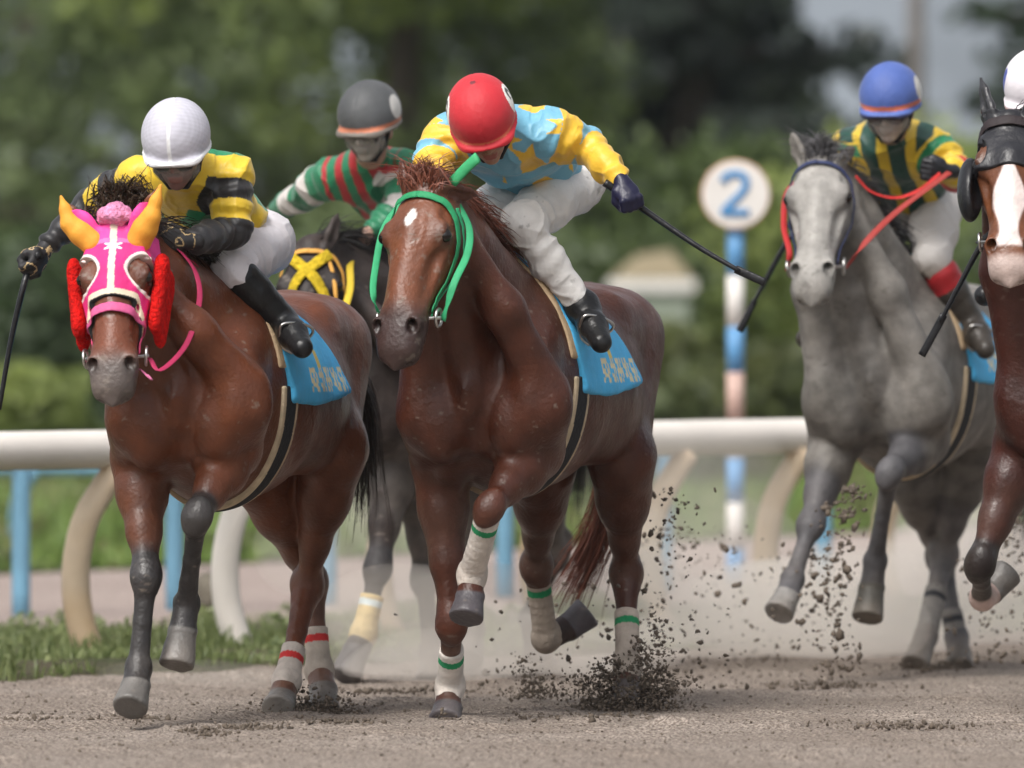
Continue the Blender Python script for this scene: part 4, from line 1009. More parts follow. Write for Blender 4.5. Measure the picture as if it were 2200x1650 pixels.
def ring_strap(H, x, col, w=.012, name='noseband', m=M_CLOTH, a0=-60, a1=240, zc=-.07, off=.006):
    P, N = head_ring(H, x, 40, off, a0, a1, zc); return strap(name, P, N, w, .0035, m, col, H.root)
def cheek(H, s, col, pts, w=.009, name='cheekpiece', m=M_CLOTH, off=.007):
    q = [(x, a if s > 0 else 180 - a) for x, a in pts]; P, N = head_path(H, q, 30, off); return strap(name, P, N, w, .0035, m, col, H.root)
def bit(H):
    for s in (1, -1):
        c = H.Hd(.475, .083 * s, -.112); a = np.linspace(0, 2 * math.pi, 25)
        P = [c + H.X * math.cos(t) * .030 + nrm(H.Z + .15 * s * H.Y) * math.sin(t) * .030 for t in a]; V, F = tube_vf(P, .0055, 8, up=H.Y); link('bit_ring', faces_mesh('bit_ring', V, F), M_METAL, H.root)
    V, F = tube_vf([H.Hd(.475, -.09, -.112), H.Hd(.475, .09, -.112)], .006, 8, up=H.X); link('bit_bar', faces_mesh('bit_bar', V, F), M_METAL, H.root)
def rein(H, pts, col, w=.011, name='rein'):
    P = smooth_path([p if isinstance(p, np.ndarray) else H.fr.pix(*p) for p in pts], 40); N = np.tile(A(.25, .3, 1.0), (len(P), 1)); return strap(name, P, N, w, .003, M_CLOTH, col, H.root)

# --- chestnut
saddle_set(HC); bit(HC)
cheek(HC, 1, GREEN, [(.46, -22), (.36, -24), (.25, -10), (.15, 6), (.075, 30), (.055, 60), (.05, 90)], .013, 'headpiece')
cheek(HC, -1, GREEN, [(.46, -22), (.36, -24), (.25, -10), (.15, 6), (.075, 30), (.055, 60), (.05, 92)], .013, 'headpiece')
cheek(HC, 1, (.02, .30, .13), [(.47, -30), (.38, -38), (.25, -30), (.12, -12), (.05, 10)], .010)
rein(HC, [HC.Hd(.475, .088, -.13), (975, 610, .90), (1004, 545, .80), (1008, 490, .72), (985, 440, .68), (955, 400, .60)], (.03, .33, .14), .013)
rein(HC, [HC.Hd(.475, -.088, -.13), (803, 640, .9), (806, 580, .8), (830, 480, .62), (900, 400, .55), (945, 396, .5)], (.03, .33, .14), .012)
V, F = tube_vf(smooth_path([frC.pix(972, 392, .74), frC.pix(1000, 362, .76), frC.pix(1026, 338, .78)], 10), .020, 10, flat=.45, up=(1, 0, .3)); me = faces_mesh('ear_tab', V, F); set_col(me, np.tile((.04, .36, .14), (len(me.vertices), 1))); link('ear_tab', me, M_CLOTH, HC.root)
WH = (.62, .57, .52)
bandage(HC, 'FL', .14, 1.0, WH, GREEN, dust=(.45, .38, .32)); bandage(HC, 'FR', .42, 1.0, WH, GREEN, dust=(.50, .44, .38), down=1.1)
bandage(HC, 'HL', .42, 1.0, (.50, .43, .37), GREEN, dust=DUST, down=1.1); bandage(HC, 'HR', .20, 1.0, (.42, .35, .29), GREEN, dust=DUST)
# --- bay with pink hood
saddle_set(HA, dz=-.03); bit(HA)
PINK = (.72, .022, .20)
def hood_clip(P):
    q = (P - HA.poll) / HA.sc; hx, hy, hz = q @ HA.X, q @ HA.Y / HA.w, q @ HA.Z / 1.1
    low = hx - (.305 + .10 * np.clip(-hz / .10, 0, 1.3)); top = -.06 - hx; back = -.145 - hz + 0 * hx
    ex, ey = (hx - .188) / .068, (np.abs(hy) - .088) / (.046 - .20 * np.maximum(hx - .19, 0) - .05 * np.maximum(.19 - hx, 0)); hole = 1 - (np.abs(ex) ** 2.2 + np.abs(ey) ** 2.2) ** (1 / 2.2)
    return np.maximum.reduce([low, top, back, hole * .055 * HA.sc])
def hood_col(V):
    q = (V - HA.poll) / HA.sc; hx, hy, hz = q @ HA.X, q @ HA.Y / HA.w, q @ HA.Z / 1.1
    c = np.tile(np.array(PINK), (len(V), 1)); c *= (1 + .12 * wob(V, 18, 3))[:, None]
    up = hx < .06; c[up] = np.array((.80, .06, .33))
    edge = np.abs(hx - .062) < .009; c[edge] = (.85, .16, .42)
    ex, ey = (hx - .188) / .068, (np.abs(hy) - .088) / (.046 - .20 * np.maximum(hx - .19, 0) - .05 * np.maximum(.19 - hx, 0)); e = (np.abs(ex) ** 2.2 + np.abs(ey) ** 2.2) ** (1 / 2.2); c[(e < 1.20)] = (.72, .62, .58)
    c[np.abs(hy) < .0095] = (.75, .63, .50)
    lo_ = .305 + .10 * np.clip(-hz / .10, 0, 1.3) - hx; c[(lo_ < .028)] = (.76, .64, .48); c[lo_ < .006] = BLACK
    an = np.arctan2(hy, (hx - .088)); rr = np.hypot(hy, hx - .088); c[rr < .020 + .009 * np.cos(6 * an)] = (.60, .72, .80)
    return c
X0 = HA.poll - .35; X1 = HA.poll + .5
worn(HA, 'hood', M_CLOTH, .0032, .010, hood_clip, HA.poll - A(.25, .3, .55), HA.poll + A(.55, .3, .12), hood_col, disp=lambda V: .0018 * wob(V, 40, 4))
for s, tx, mid in ((1, (345, 398, .76), (325, 465, .76)), (-1, (131, 422, .76), (150, 480, .76))):
    b = Body(); b0 = HA.Hd(.04, .062 * s, .0); t = frA.pix(*tx); mm = frA.pix(*mid) ; b.chain([b0, lerp(b0, mm, .55), mm, lerp(mm, t, .5), t], [.046, .040, .029, .018, .006], .02)
    link('horn', b.mesh('horn', .005, color=cst((.78, .34, .035))), M_CLOTH, HA.root)
b = Body(); pc = frA.pix(247, 462, .74)
rg = np.random.default_rng(3)
for _ in range(26): d = nrm(rg.normal(size=3)); b.add(f_ell(pc + d * A(.035, .045, .026), (.020, .020, .020)), .006)
b.add(f_ell(pc, (.045, .055, .035)), .01); link('pompom', b.mesh('pompom', .004, color=cst((.78, .30, .50)), disp=lambda V: .004 * wob(V, 90, 4)), M_FLEECE, HA.root)
for s in (1, -1):
    b = Body(); 
    for dx in (-.02, .02): b.add(f_cone(HA.Hd(.12, .122 * s, -.12 + dx * 2.4), HA.Hd(.335, .106 * s, -.14 + dx * 2.0), .052, .048, HA.Y, .50), .02)
    link('cheek_pad', b.mesh('cheek_pad', .005, color=cst((.62, .012, .010)), disp=lambda V: .003 * wob(V, 80, 4)), M_FLEECE, HA.root)
ring_strap(HA, .352, (.62, .10, .26), .018, off=.011)
cheek(HA, 1, (.55, .05, .15), [(.47, -26), (.36, -20), (.28, 0), (.2, 6)], .008); cheek(HA, -1, (.55, .05, .15), [(.47, -26), (.36, -20), (.28, 0), (.2, 6)], .008)
RP = (.40, .018, .085)
rein(HA, [HA.Hd(.475, .09, -.13), (345, 795, .86), (400, 740, .66), (428, 650, .52), (422, 590, .46), (395, 548, .46), (365, 520, .48)], RP, .010)
rein(HA, [(365, 540, .48), (410, 560, .36), (440, 590, .30), (470, 612, .22)], (.48, .03, .10), .014)
rein(HA, [HA.Hd(.475, -.09, -.13), (215, 780, .8), (300, 700, .5), (345, 600, .45), (362, 530, .48)], RP, .010)
rein(HA, [HA.Hd(.50, .06, -.16), (325, 815, .98), (318, 806, 1.0)], (.6, .15, .3), .005, 'tie')
bandage(HA, 'HL', .66, 1.0, (.60, .54, .49), (.55, .03, .03), dust=(.42, .36, .31)); bandage(HA, 'HR', .52, 1.0, (.52, .46, .40), (.55, .03, .03), dust=DUST)
# --- grey
saddle_set(HG, dz=0.01); bit(HG)
NAVY = (.02, .03, .09); RED = (.40, .016, .018)
for s in (1, -1):
    cheek(HG, s, NAVY, [(.47, -22), (.36, -24), (.25, -14), (.15, 2), (.075, 25), (.05, 60), (.045, 91)], .009, 'headpiece')
rein(HG, [HG.Hd(.48, .09, -.12), (1860, 520, .84), (1930, 452, .68), (2040, 370, .50)], (.30, .028, .022), .014)
rein(HG, [(1838, 378, .62), (1872, 412, .60), (1925, 425, .56), (1975, 408, .52), (2020, 372, .5)], (.46, .016, .014), .013)
rein(HG, [HG.Hd(.48, -.09, -.12), (1696, 540, .84), (1684, 480, .72), (1700, 400, .60), (1790, 350, .55)], RED, .012)
bandage(HG, 'HL', .42, .9, (.20, .185, .17), (.03, .03, .035), dust=None); bandage(HG, 'HR', .66, .98, (.20, .185, .17), (.03, .03, .035), dust=None)
# --- black
saddle_set(HD); bit(HD)
YEL = (.62, .44, .03); ORG = (.66, .33, .06)
for s in (1, -1):
    q = head_path(HD, [(.05, 90 - 42 * s), (.12, 90 - 14 * s), (.20, 90 + 14 * s), (.30, 90 + 44 * s)], 24, .010); strap('crossed_noseband', q[0], q[1], .022, .005, M_FLEECE, YEL, HD.root)
    cheek(HD, s, ORG, [(.47, -22), (.36, -24), (.25, -10), (.15, 6), (.075, 26), (.05, 60), (.05, 91)], .010, 'headpiece')
rein(HD, [HD.Hd(.475, .09, -.12), (735, 690, .86), (752, 620, .72), (752, 570, .60), (758, 545, .5)], YEL, .014)
rein(HD, [HD.Hd(.40, .09, -.12), (722, 640, .82), (716, 590, .78), (702, 545, .74)], ORG, .008)
rein(HD, [HD.Hd(.475, -.09, -.12), (590, 680, .8), (640, 560, .5), (750, 540, .48)], YEL, .010)
bandage(HD, 'FR', .40, 1.0, (.60, .46, .22), (.55, .62, .62), dust=(.45, .36, .22))
# --- right
saddle_set(HR_); bit(HR_)
def hoodR_clip(P):
    q = (P - HR_.poll) / HR_.sc; hx, hy, hz = q @ HR_.X, q @ HR_.Y / HR_.w, q @ HR_.Z / 1.1
    hole = 1 - np.hypot((hx - .15) / .062, (np.abs(hy) - .092) / .026)
    return np.maximum.reduce([hx - (.235 - .25 * np.clip(np.abs(hy) - .055, 0, 1)), -.03 - hx, hole * .026, -.17 - hz])
worn(HR_, 'face_hood', M_LEATHER, .004, .009, hoodR_clip, HR_.poll - A(.2, .3, .5), HR_.poll + A(.5, .3, .1), cst((.022, .022, .026)), disp=lambda V: .001 * wob(V, 50, 4))
ring_strap(HR_, .03, (.02, .012, .014), .020, 'crown_strap', off=.014, a0=-40, a1=220)
for s in (1, -1):
    b = Body(); b.add(f_ell(HR_.Hd(.24, .112 * s, -.10), (.125, .046, .085), (HR_.X, HR_.Y, HR_.Z)), 0); b.sub(f_ell(HR_.Hd(.30, .075 * s, -.03), (.12, .042, .07), (HR_.X, HR_.Y, HR_.Z)), .01)
    link('blinker_cup', b.mesh('blinker_cup', .005, color=cst(BLACK)), M_LEATHER, HR_.root)
rein(HR_, [HR_.Hd(.475, -.09, -.12), (2160, 470, .6), (2200, 420, .45)], BLACK, .010); rein(HR_, [HR_.Hd(.475, .09, -.12), (2330, 470, .6), (2290, 420, .45)], BLACK, .010)

# ------------------------------------------------------------------ jockeys
M_VISOR = bpy.data.materials.new('dusty_visor'); M_VISOR.use_nodes = True
_n = M_VISOR.node_tree; _b = _n.nodes['Principled BSDF']; _b.inputs['Base Color'].default_value = (.42, .40, .37, 1); _b.inputs['Roughness'].default_value = .25; _b.inputs['Alpha'].default_value = .25
def cone_t(P, a, b):
    ab = b - a; return ((P - a) @ ab) / (ab @ ab)
def jockey(fr, J, label, face, up, jacket, helmet, glove=None, legcol=(.62, .60, .58), boot=(.012, .012, .013), boot_t=.60, goggles='dark', grips=None, bootcol=None, skin=(.36, .20, .14), mask=None, bulk=1.0, visor=False):
    P = {k: fr.pix(*v) for k, v in J.items()}
    root = bpy.data.objects.new('jockey', None); C.objects.link(root); root.matrix_world = fr.matrix(); tag(root, label, 'person', 'jockeys riding the race')
    hc = P['head']; fX = nrm(A(*face)); uZ = nrm(A(*up) - (A(*up) @ fX) * fX); lY = np.cross(uZ, fX)
    Hp = lambda x, y, z: hc + fX * x + lY * y + uZ * z
    shL, shR, pel = P['shL'], P['shR'], P['pel']; sm = (shL + shR) / 2; sp = nrm(pel - sm); lat = nrm((shL - shR) - ((shL - shR) @ sp) * sp); dor = np.cross(lat, sp); 
    if dor[2] < 0: dor = -dor
    hips = {'L': pel + lat * .085, 'R': pel - lat * .085}
    # --- body: head, trunk, limbs and hands in one skin
    b = Body()
    b.add(f_ell(Hp(-.005, 0, .02), (.098, .076, .100), (fX, lY, uZ)), 0); b.add(f_ell(Hp(.030, 0, -.055), (.062, .056, .062), (fX, lY, uZ)), .03)
    b.add(f_ell(Hp(.068, 0, -.100), (.022, .024, .018), (fX, lY, uZ)), .02)                                   # chin
    b.add(f_cone(Hp(.088, 0, .005), Hp(.108, 0, -.030), .009, .013), .012); b.add(f_cone(Hp(.096, -.012, -.036), Hp(.096, .012, -.036), .009, .009), .008)   # nose
    b.add(f_cone(Hp(.078, -.034, .018), Hp(.078, .034, .018), .014, .014), .015)                               # brow
    for s in (1, -1):
        b.sub(f_ell(Hp(.094, .032 * s, -.002), (.012, .017, .011), (fX, lY, uZ)), .01); b.add(f_ell(Hp(.076, .032 * s, -.002), (.013, .013, .012), (fX, lY, uZ)), .003)
        b.add(f_ell(Hp(.070, .042 * s, -.034), (.022, .022, .018), (fX, lY, uZ)), .02)                         # cheekbone
        b.add(f_ell(Hp(-.005, .080 * s, -.018), (.020, .008, .032), (fX, lY, uZ)), .006)                       # ear
    b.add(f_cone(Hp(.090, -.018, -.064), Hp(.090, .018, -.064), .0075, .0075), .006); b.add(f_cone(Hp(.088, -.014, -.077), Hp(.088, .014, -.077), .008, .008), .006)
    b.sub(f_cone(Hp(.098, -.020, -.070), Hp(.098, .020, -.070), .0025, .0025), .003)
    b.add(f_cone(Hp(-.02, 0, -.05), sm + A(0, 0, -.005), .056, .060), .03)
    b.chain([lerp(sm, pel, .08), lerp(sm, pel, .5), lerp(sm, pel, .95)], [.135, .115, .13], .04, dor, .7)
    b.add(f_cone(shL, shR, .06, .06), .04)
    for S in 'LR':
        b.chain([P['sh' + S], P['el' + S], P['wr' + S]], [.050, .036, .026], .02)
        b.chain([hips[S], P['kn' + S], P['an' + S]], [.085, .050, .036], .03); b.chain([P['an' + S], lerp(P['an' + S], P['to' + S], .6)], [.030, .018], .02)
    hands = {}
    for S in 'LR':
        w, h_ = P['wr' + S], P['ha' + S]; d = nrm(h_ - w); g = nrm(A(*((grips or {}).get(S, (.0, 0.2, 1.0))))); g = nrm(g - (g @ d) * d); p = np.cross(d, g); c = w + d * .055
        hb = Body(); hb.add(f_cone(w - d * .03, w + d * .01, .027, .026), .01); hb.add(f_ell(c, (.046, .040, .019), (d, g, p)), .02)
        for i, off in enumerate((-.030, -.010, .010, .029)):
            L_ = (.85, 1.0, 1.05, .95)[i]; k0 = c + d * .034 + g * off; k1 = k0 + (d * .016 + p * .026) * L_; k2 = k1 + (-d * .024 + p * .016) * L_; k3 = k2 + (-d * .014 - p * .012) * L_
            hb.chain([k0, k1, k2, k3], [.0115, .0105, .0095, .008], .004)
        t0 = c - d * .018 + g * .032 + p * .004; t1 = t0 + d * .022 + g * .010 + p * .024; t2 = t1 + d * .022 - g * .012 + p * .018; hb.chain([t0, t1, t2], [.015, .012, .010], .008)
        hands[S] = (c + p * .028, g, d)
        if glove is not None: link('glove', hb.mesh('glove', .0038, iso=.003, color=cst(glove) if not callable(glove) else glove), M_LEATHER if not callable(glove) else M_BREECH, root)
        else: b.ops += hb.ops
    def skincol(V):
        c = np.tile(np.array(skin), (len(V), 1)); q = V - hc; x, y, z = q @ fX, q @ lY, q @ uZ
        m = (x > .05) & (np.abs(z + .070) < .012) & (np.abs(y) < .026); c[m] = (.32, .11, .09)
        for s in (1, -1):
            m = (x > .068) & (np.hypot(y - .032 * s, z + .002) < .009); c[m] = (.05, .03, .02)
        if mask is not None: m = (x > .02) & (z < -.012) & (z > -.12) & (np.abs(y) < .07); c[m] = np.array(mask) * (1 + .2 * wob(V[m], 60, 3))[:, None]
        return c
    link('body', b.mesh('body', .005, color=skincol), M_SKIN, root)
    # --- helmet with cloth cover
    hb = Body(); hb.add(f_ell(Hp(-.012, 0, .050), (.142, .117, .124), (fX, lY, uZ)), 0); hb.add(f_ell(Hp(-.004, 0, .004), (.146, .119, .013), (fX, lY, uZ)), .006)
    hb.add(f_cone(Hp(.085, -.05, -.002), Hp(.085, .05, -.002), .035, .035, uZ, .55), .03); hb.add(f_ell(Hp(-.02, 0, .168), (.013, .013, .009), (fX, lY, uZ)), .008)
    def hcl(Q): q = Q - hc; return -.012 + .18 * (q @ fX) * ((q @ fX) < 0) - (q @ uZ)
    def hcol(V):
        q = V - hc; return helmet(V, q @ fX, q @ lY, q @ uZ)
    link('helmet', hb.mesh('helmet', .0042, clip=hcl, color=hcol, disp=lambda V: .0012 * wob(V, 25, 5) - .0018 * (np.abs((V - hc) @ lY) < .003)), M_SHELL, root)
    gb = Body()
    if goggles:
        gb.add(f_cone(Hp(.080, -.040, -.010), Hp(.080, .040, -.010), .034, .034, fX, .75), .01); gb.add(f_ell(Hp(.0, 0, -.004), (.092, .088, .012), (fX, lY, uZ)), .004)
        gc = (.02, .018, .016) if goggles == 'dark' else goggles
        def gcol(V): q = V - hc; c = np.tile(np.array(gc), (len(V), 1)) * (1 + .3 * wob(V, 40, 2))[:, None]; e = (np.abs(q @ lY) > .06); c[e] = (.03, .03, .03); return np.clip(c, 0, 1)
        link('goggles', gb.mesh('goggles', .004, color=gcol), M_LEATHER if goggles == 'dark' else M_BREECH, root)
    if visor:
        vb = Body(); vb.add(f_ell(Hp(.022, 0, -.040), (.098, .088, .064), (fX, lY, uZ)), 0)
        link('visor', vb.mesh('visor', .004, clip=lambda Q: np.maximum(.045 - (Q - hc) @ fX, (Q - hc) @ uZ - .004), color=cst((.42, .40, .37))), M_VISOR, root)
    cb = Body(); 
    for s in (1, -1): cb.chain([Hp(.01, .088 * s, .0), Hp(.035, .074 * s, -.06), Hp(.045, .03 * s, -.118)], [.008, .008, .008], .004)
    cb.add(f_cone(Hp(.045, -.03, -.118), Hp(.045, .03, -.118), .008, .008), .004); link('chin_strap', cb.mesh('chin_strap', .004, color=cst(BLACK)), M_LEATHER, root)
    # --- silks
    jb = Body()
    jb.chain([lerp(sm, pel, .02) + dor * .0, lerp(sm, pel, .35) + dor * .02, lerp(sm, pel, .72) + dor * .015, lerp(sm, pel, .93)], [.155 * bulk, .160 * bulk, .145 * bulk, .130 * bulk], .04, dor, .72)
    jb.add(f_cone(shL - lat * .02, shR + lat * .02, .080 * bulk, .080 * bulk), .05); jb.add(f_cone(sm, lerp(sm, hc, .42), .082, .066), .03)
    for S in 'LR':
        s_, e_, w_ = P['sh' + S], P['el' + S], P['wr' + S]; jb.chain([s_, lerp(s_, e_, .5), e_], [.078 * bulk, .070 * bulk, .056 * bulk], .03); jb.chain([e_, lerp(e_, w_, .5), lerp(e_, w_, .86)], [.056 * bulk, .052 * bulk, .038], .02)
    def fold(V):
        rg = 1 - np.abs(wob(V, 9, 7)) * 2.2; r2 = 1 - np.abs(wob(V, 17, 27)) * 2.2; out = .012 * np.clip(rg, -.5, 1) ** 3 + .006 * np.clip(r2, -.5, 1) ** 3
        for S in 'LR':
            for a_, e_ in ((P['sh' + S], P['el' + S]), (P['el' + S], P['wr' + S])):
                d_, t = seg_dist(V, a_, e_); L_ = np.linalg.norm(e_ - a_); w = (d_ < .10); out = out + w * .0048 * np.sin(t * L_ * 105 + 4.5 * wob(V, 12, 9)) * np.clip(.45 + .9 * wob(V, 8, 3), 0, 1)
        a_ = (V - sm) @ sp; out = out + .006 * np.sin(a_ * 42 + 4 * wob(V, 6, 12)) * np.clip(.4 + wob(V, 7, 13), 0, 1)
        return out
    def jcol(V):
        best = np.full(len(V), 9.); arm = np.zeros(len(V), int); t = np.zeros(len(V))
        for k, S in enumerate('LR'):
            for q, (a_, e_) in enumerate(((P['sh' + S], P['el' + S]), (P['el' + S], P['wr' + S]))):
                d_, tt = seg_dist(V, a_, e_); raw = cone_t(V, a_, e_); m = (d_ < best) & (d_ < .12) & ((q == 1) | (raw > .15)); best[m] = d_[m]; arm[m] = k + 1; t[m] = q + tt[m]
        q = V - sm; return np.clip(jacket(V, arm, t, q @ sp, q @ lat, q @ dor), .003, .9) * (1 + .06 * wob(V, 12, 8))[:, None]
    def jcl(Q):
        out = np.full(Q.shape[:-1], -1.0)
        return out
    link('silks', jb.mesh('silks', .0046, color=jcol, disp=fold), M_SILK, root)
    # --- breeches and boots
    lb = Body(); lb.add(f_cone(hips['L'], hips['R'], .098, .098), .05); lb.add(f_cone(pel, lerp(pel, sm, .25), .105, .105), .05)
    for S in 'LR':
        h_, k_, a_ = hips[S], P['kn' + S], P['an' + S]; lb.chain([h_, lerp(h_, k_, .5), k_], [.102, .090, .068], .03); lb.chain([k_, lerp(k_, a_, min(.45, boot_t)), lerp(k_, a_, min(.95, boot_t + .02))], [.066, .056 if boot_t > .5 else .050, .046 if boot_t > .5 else .040], .03)
    def lfold(V):
        out = .008 * np.clip(1 - np.abs(wob(V, 11, 17)) * 2.4, -.5, 1) ** 3 + .0045 * np.clip(1 - np.abs(wob(V, 22, 18)) * 2.4, -.5, 1) ** 3
        for S in 'LR':
            k_ = P['kn' + S]; d_ = np.linalg.norm(V - k_, axis=1); out = out + .0045 * np.exp(-(d_ / .16) ** 2) * np.sin(d_ * 150 + 4 * wob(V, 12, 4))
        return out
    link('breeches', lb.mesh('breeches', .0055, color=(lambda V: np.tile(np.array(legcol), (len(V), 1)) * (1 + .10 * wob(V, 14, 5) - .35 * sstep(.90, 1.1, wob(V, 140, 6) + .5 * wob(V, 7, 7)))[:, None]) if not callable(legcol) else legcol, disp=lfold), M_BREECH, root)
    for S in 'LR':
        k_, a_, t_ = P['kn' + S], P['an' + S], P['to' + S]; bb = Body(); d = nrm(a_ - k_); f = nrm(t_ - a_); so = nrm(np.cross(f, np.cross(d, f)))
        if so @ d < 0: so = -so
        tp = lerp(k_, a_, boot_t); bb.chain([tp, lerp(tp, a_, .35), lerp(tp, a_, .7), a_], [.072 if boot_t < .5 else .060, .066 if boot_t < .5 else .058, .054, .046], .02); bb.chain([a_ + so * .004 - f * .02, lerp(a_, t_, .55) + so * .006, t_ + f * .02 + so * .006], [.049, .049, .038], .025)
        bb.add(f_cone(a_ - f * .035 + so * .045, a_ - f * .02 + so * .055, .020, .018), .012)
        def bcl(Q): return -((Q - tp) @ d)
        link('boot', bb.mesh('boot', .0055, color=bootcol(k_, a_) if bootcol else cst(boot), disp=lambda V: .0018 * wob(V, 45, 6)), M_LEATHER, root)
        # stirrup iron and leather
        q = lerp(a_, t_, .6) + so * .054; side = nrm(np.cross(f, so)); pts = [q - side * .050, q - side * .052 - so * .05, q - so * .115, q + side * .052 - so * .05, q + side * .050, q - side * .050]
        V, F = tube_vf(smooth_path(pts, 30), .0055, 6, up=f); link('stirrup', faces_mesh('stirrup', V, F), M_METAL, root)
    return P, hands, root
def whip(fr, pts, label, rad=(.009, .005), flap=None, fw=.018):
    """pts local points from the butt to the tip"""
    o = bpy.data.objects.new('whip', None); C.objects.link(o); o.matrix_world = fr.matrix(); tag(o, label, 'whip', 'whips in the jockeys hands')
    P = smooth_path(pts, 30); V, F = tube_vf(P, 1.6 * np.linspace(rad[0], rad[1], 30), 8, up=(.9, .1, .3)); me = faces_mesh('shaft', V, F); set_col(me, np.tile(BLACK, (len(me.vertices), 1))); link('shaft', me, M_LEATHER, o)
    if flap is not None:
        P = smooth_path(flap, 12); V, F = tube_vf(P, fw, 8, up=(1, 0, 0), flat=.25); me = faces_mesh('flap', V, F); set_col(me, np.tile(BLACK, (len(me.vertices), 1))); link('flap', me, M_LEATHER, o)
def star5(u, v, r):
    a = np.arctan2(v, u); k = np.hypot(u, v); w = 2 * math.pi / 5; a = (a + w / 2) % w - w / 2; a = np.abs(a)
    # edge line from the tip (r,0) to the notch
    rn = r * .42; x, y = k * np.cos(a), k * np.sin(a); nx, ny = rn * math.sin(w / 2), r - rn * math.cos(w / 2); return (x - r) * nx + y * ny < 0

STARS = [(1133, 345, .25, .064), (1150, 236, .1, .060), (1058, 410, .2, .055), (1178, 392, -.1, .060), (1092, 300, .3, .05), (1228, 330, -.2, .06), (1215, 255, -.15, .055), (935, 262, .2, .055), (1010, 395, .3, .05)]
# centre: red cap, light blue silks with yellow stars, yellow bands
LB = np.array((.16, .42, .58)); YW = np.array((.78, .47, .035))
def jC(V, arm, t, a, l, n):
    c = np.tile(LB, (len(V), 1)); 
    for ca, cl, sg in ((.24, -.03, 1), (.42, .04, 1), (.12, -.12, 1), (.40, -.14, 1)):
        m = (arm == 0) & (n * sg > 0) & star5(a - ca, l - cl, .062); c[m] = YW
    s = star5(a - .0, n - .0, .05) & (arm == 0) & (np.abs(l) > .13); c[s] = YW
    m = (arm > 0) & (((t > .16) & (t < .70)) | (t > 1.02)); c[m] = YW
    for px, py, u, s_ in STARS:
        ctr = frC.pix(px, py, u); q = V - ctr; m = (arm == 0) & (np.linalg.norm(q, axis=1) < .13) & star5(q @ A(0, .35, .94), q @ A(0, -.94, .35), s_); c[m] = YW
    return c
def hC(V, x, y, z):
    c = np.tile(np.array((.52, .016, .028)), (len(V), 1)); c[(z > .018) & (z < .026)] = (.55, .12, .06)
    yy, zz, xx = y, z - .075, x + .02; r_ = np.hypot(zz, xx); m = (r_ < .052) & (np.abs(y) > .07); c[m] = (.80, .78, .74)
    # numeral 2 in the roundel
    u, v = xx * np.where(y > 0, -1, 1) / .032, zz / .038
    arc = (np.abs(np.hypot(u, v - .35) - .55) < .20) & (v > .15 - .25 * (u > 0)); diag = (np.abs((u + .55) * .75 - (v + .85)) < .30) & (v < .2) & (v > -.9); base = (v < -.62) & (v > -.95) & (np.abs(u) < .62)
    c[m & (arc | diag | base) & (np.abs(u) < .8)] = (.02, .02, .02)
    c[(np.hypot(x + .02, y) < .010) & (z > .1)] = (.15, .01, .02)
    return c
JC = dict(head=(1040, 268, .42), shL=(1172, 288, .18), shR=(958, 300, .22), elL=(1262, 308, .10), wrL=(1334, 388, .22), haL=(1350, 418, .25), elR=(930, 345, .30), wrR=(948, 392, .48), haR=(956, 402, .55),
    pel=(1180, 400, -.31), knL=(1120, 480, .12), anL=(1256, 668, .0), toL=(1286, 726, .12), knR=(1000, 500, .12), anR=(905, 690, .0), toR=(880, 735, .12))
PC, hC_, rC_ = jockey(frC, JC, 'jockey in a red cap and light blue silks with yellow stars, whip arm flung out', (.70, .27, -.62), (.72, -.02, .70), jC, hC, glove=(.012, .012, .035), legcol=(.72, .70, .68), boot_t=.93,
    grips={'L': (-.2, -1, .6)})
def Wp(fr, c, g, *more): return [c - g * .09, c, c + g * .06] + list(more)
c, g, d = hC_['L']
whip(frC, [c + (c - frC.pix(1400, 460, .2)) * .9, c, frC.pix(1400, 462, .2), frC.pix(1500, 530, .2), frC.pix(1590, 583, .2)], 'black whip held out to the right by the red-capped jockey', flap=[frC.pix(1580, 578, .2), frC.pix(1644, 607, .2)], fw=.014)
# left: white cap
YA = np.array((.74, .50, .03)); GA = np.array((.012, .22, .09)); BK = np.array((.014, .013, .015))
def jA(V, arm, t, a, l, n):
    c = np.tile(YA, (len(V), 1)); w = np.abs(l); dm = (np.abs(a - .14) / .10 + np.abs(l) / .085 < 1) & (n < 0); c[dm] = GA
    c[(w > .09) & (arm == 0) & (n > .055)] = GA; c[(n > .03) & (arm == 0) & (a > .30)] = GA
    m = arm > 0; c[m] = BK; c[m & (t > .50) & (t < .86)] = YA; 
    return c
def hA_(V, x, y, z):
    c = np.tile(np.array((.50, .49, .56)), (len(V), 1)) * (1 + .08 * np.sin(x * 300) * np.sin(z * 300))[:, None]; c[(np.abs(y) < .006)] = (.72, .72, .74); c[z < .012] = (.74, .74, .76); return c
JA = dict(head=(380, 322, .42), shL=(500, 380, .15), shR=(296, 385, .20), elL=(497, 500, .22), wrL=(405, 518, .44), haL=(362, 516, .48), elR=(192, 442, .06), wrR=(98, 532, .16), haR=(72, 578, .20),
    pel=(520, 528, -.28), knL=(500, 585, .12), anL=(608, 690, .02), toL=(642, 738, .13), knR=(395, 575, .12), anR=(300, 700, .0), toR=(275, 740, .12))
def gloveA(V): c = np.tile(BK, (len(V), 1)); c[(np.abs(wob(V, 60, 3)) < .06)] = (.5, .36, .18); return c
PA_, hA2, _ = jockey(frA, JA, 'jockey in a white cap and yellow, green and black silks, right arm lowered', (.90, .08, -.42), (.42, 0, .9), jA, hA_, glove=gloveA, bulk=.90, visor=True, legcol=(.66, .63, .66), boot_t=.16, grips={'R': (.1, .15, 1)}, skin=(.20, .10, .085))
c, g, d = hA2['R']
whip(frA, [frA.pix(84, 548, .22), c, frA.pix(48, 625, .22), frA.pix(22, 740, .22), frA.pix(-2, 880, .22)], 'thin black whip hanging down at the left edge of the picture')
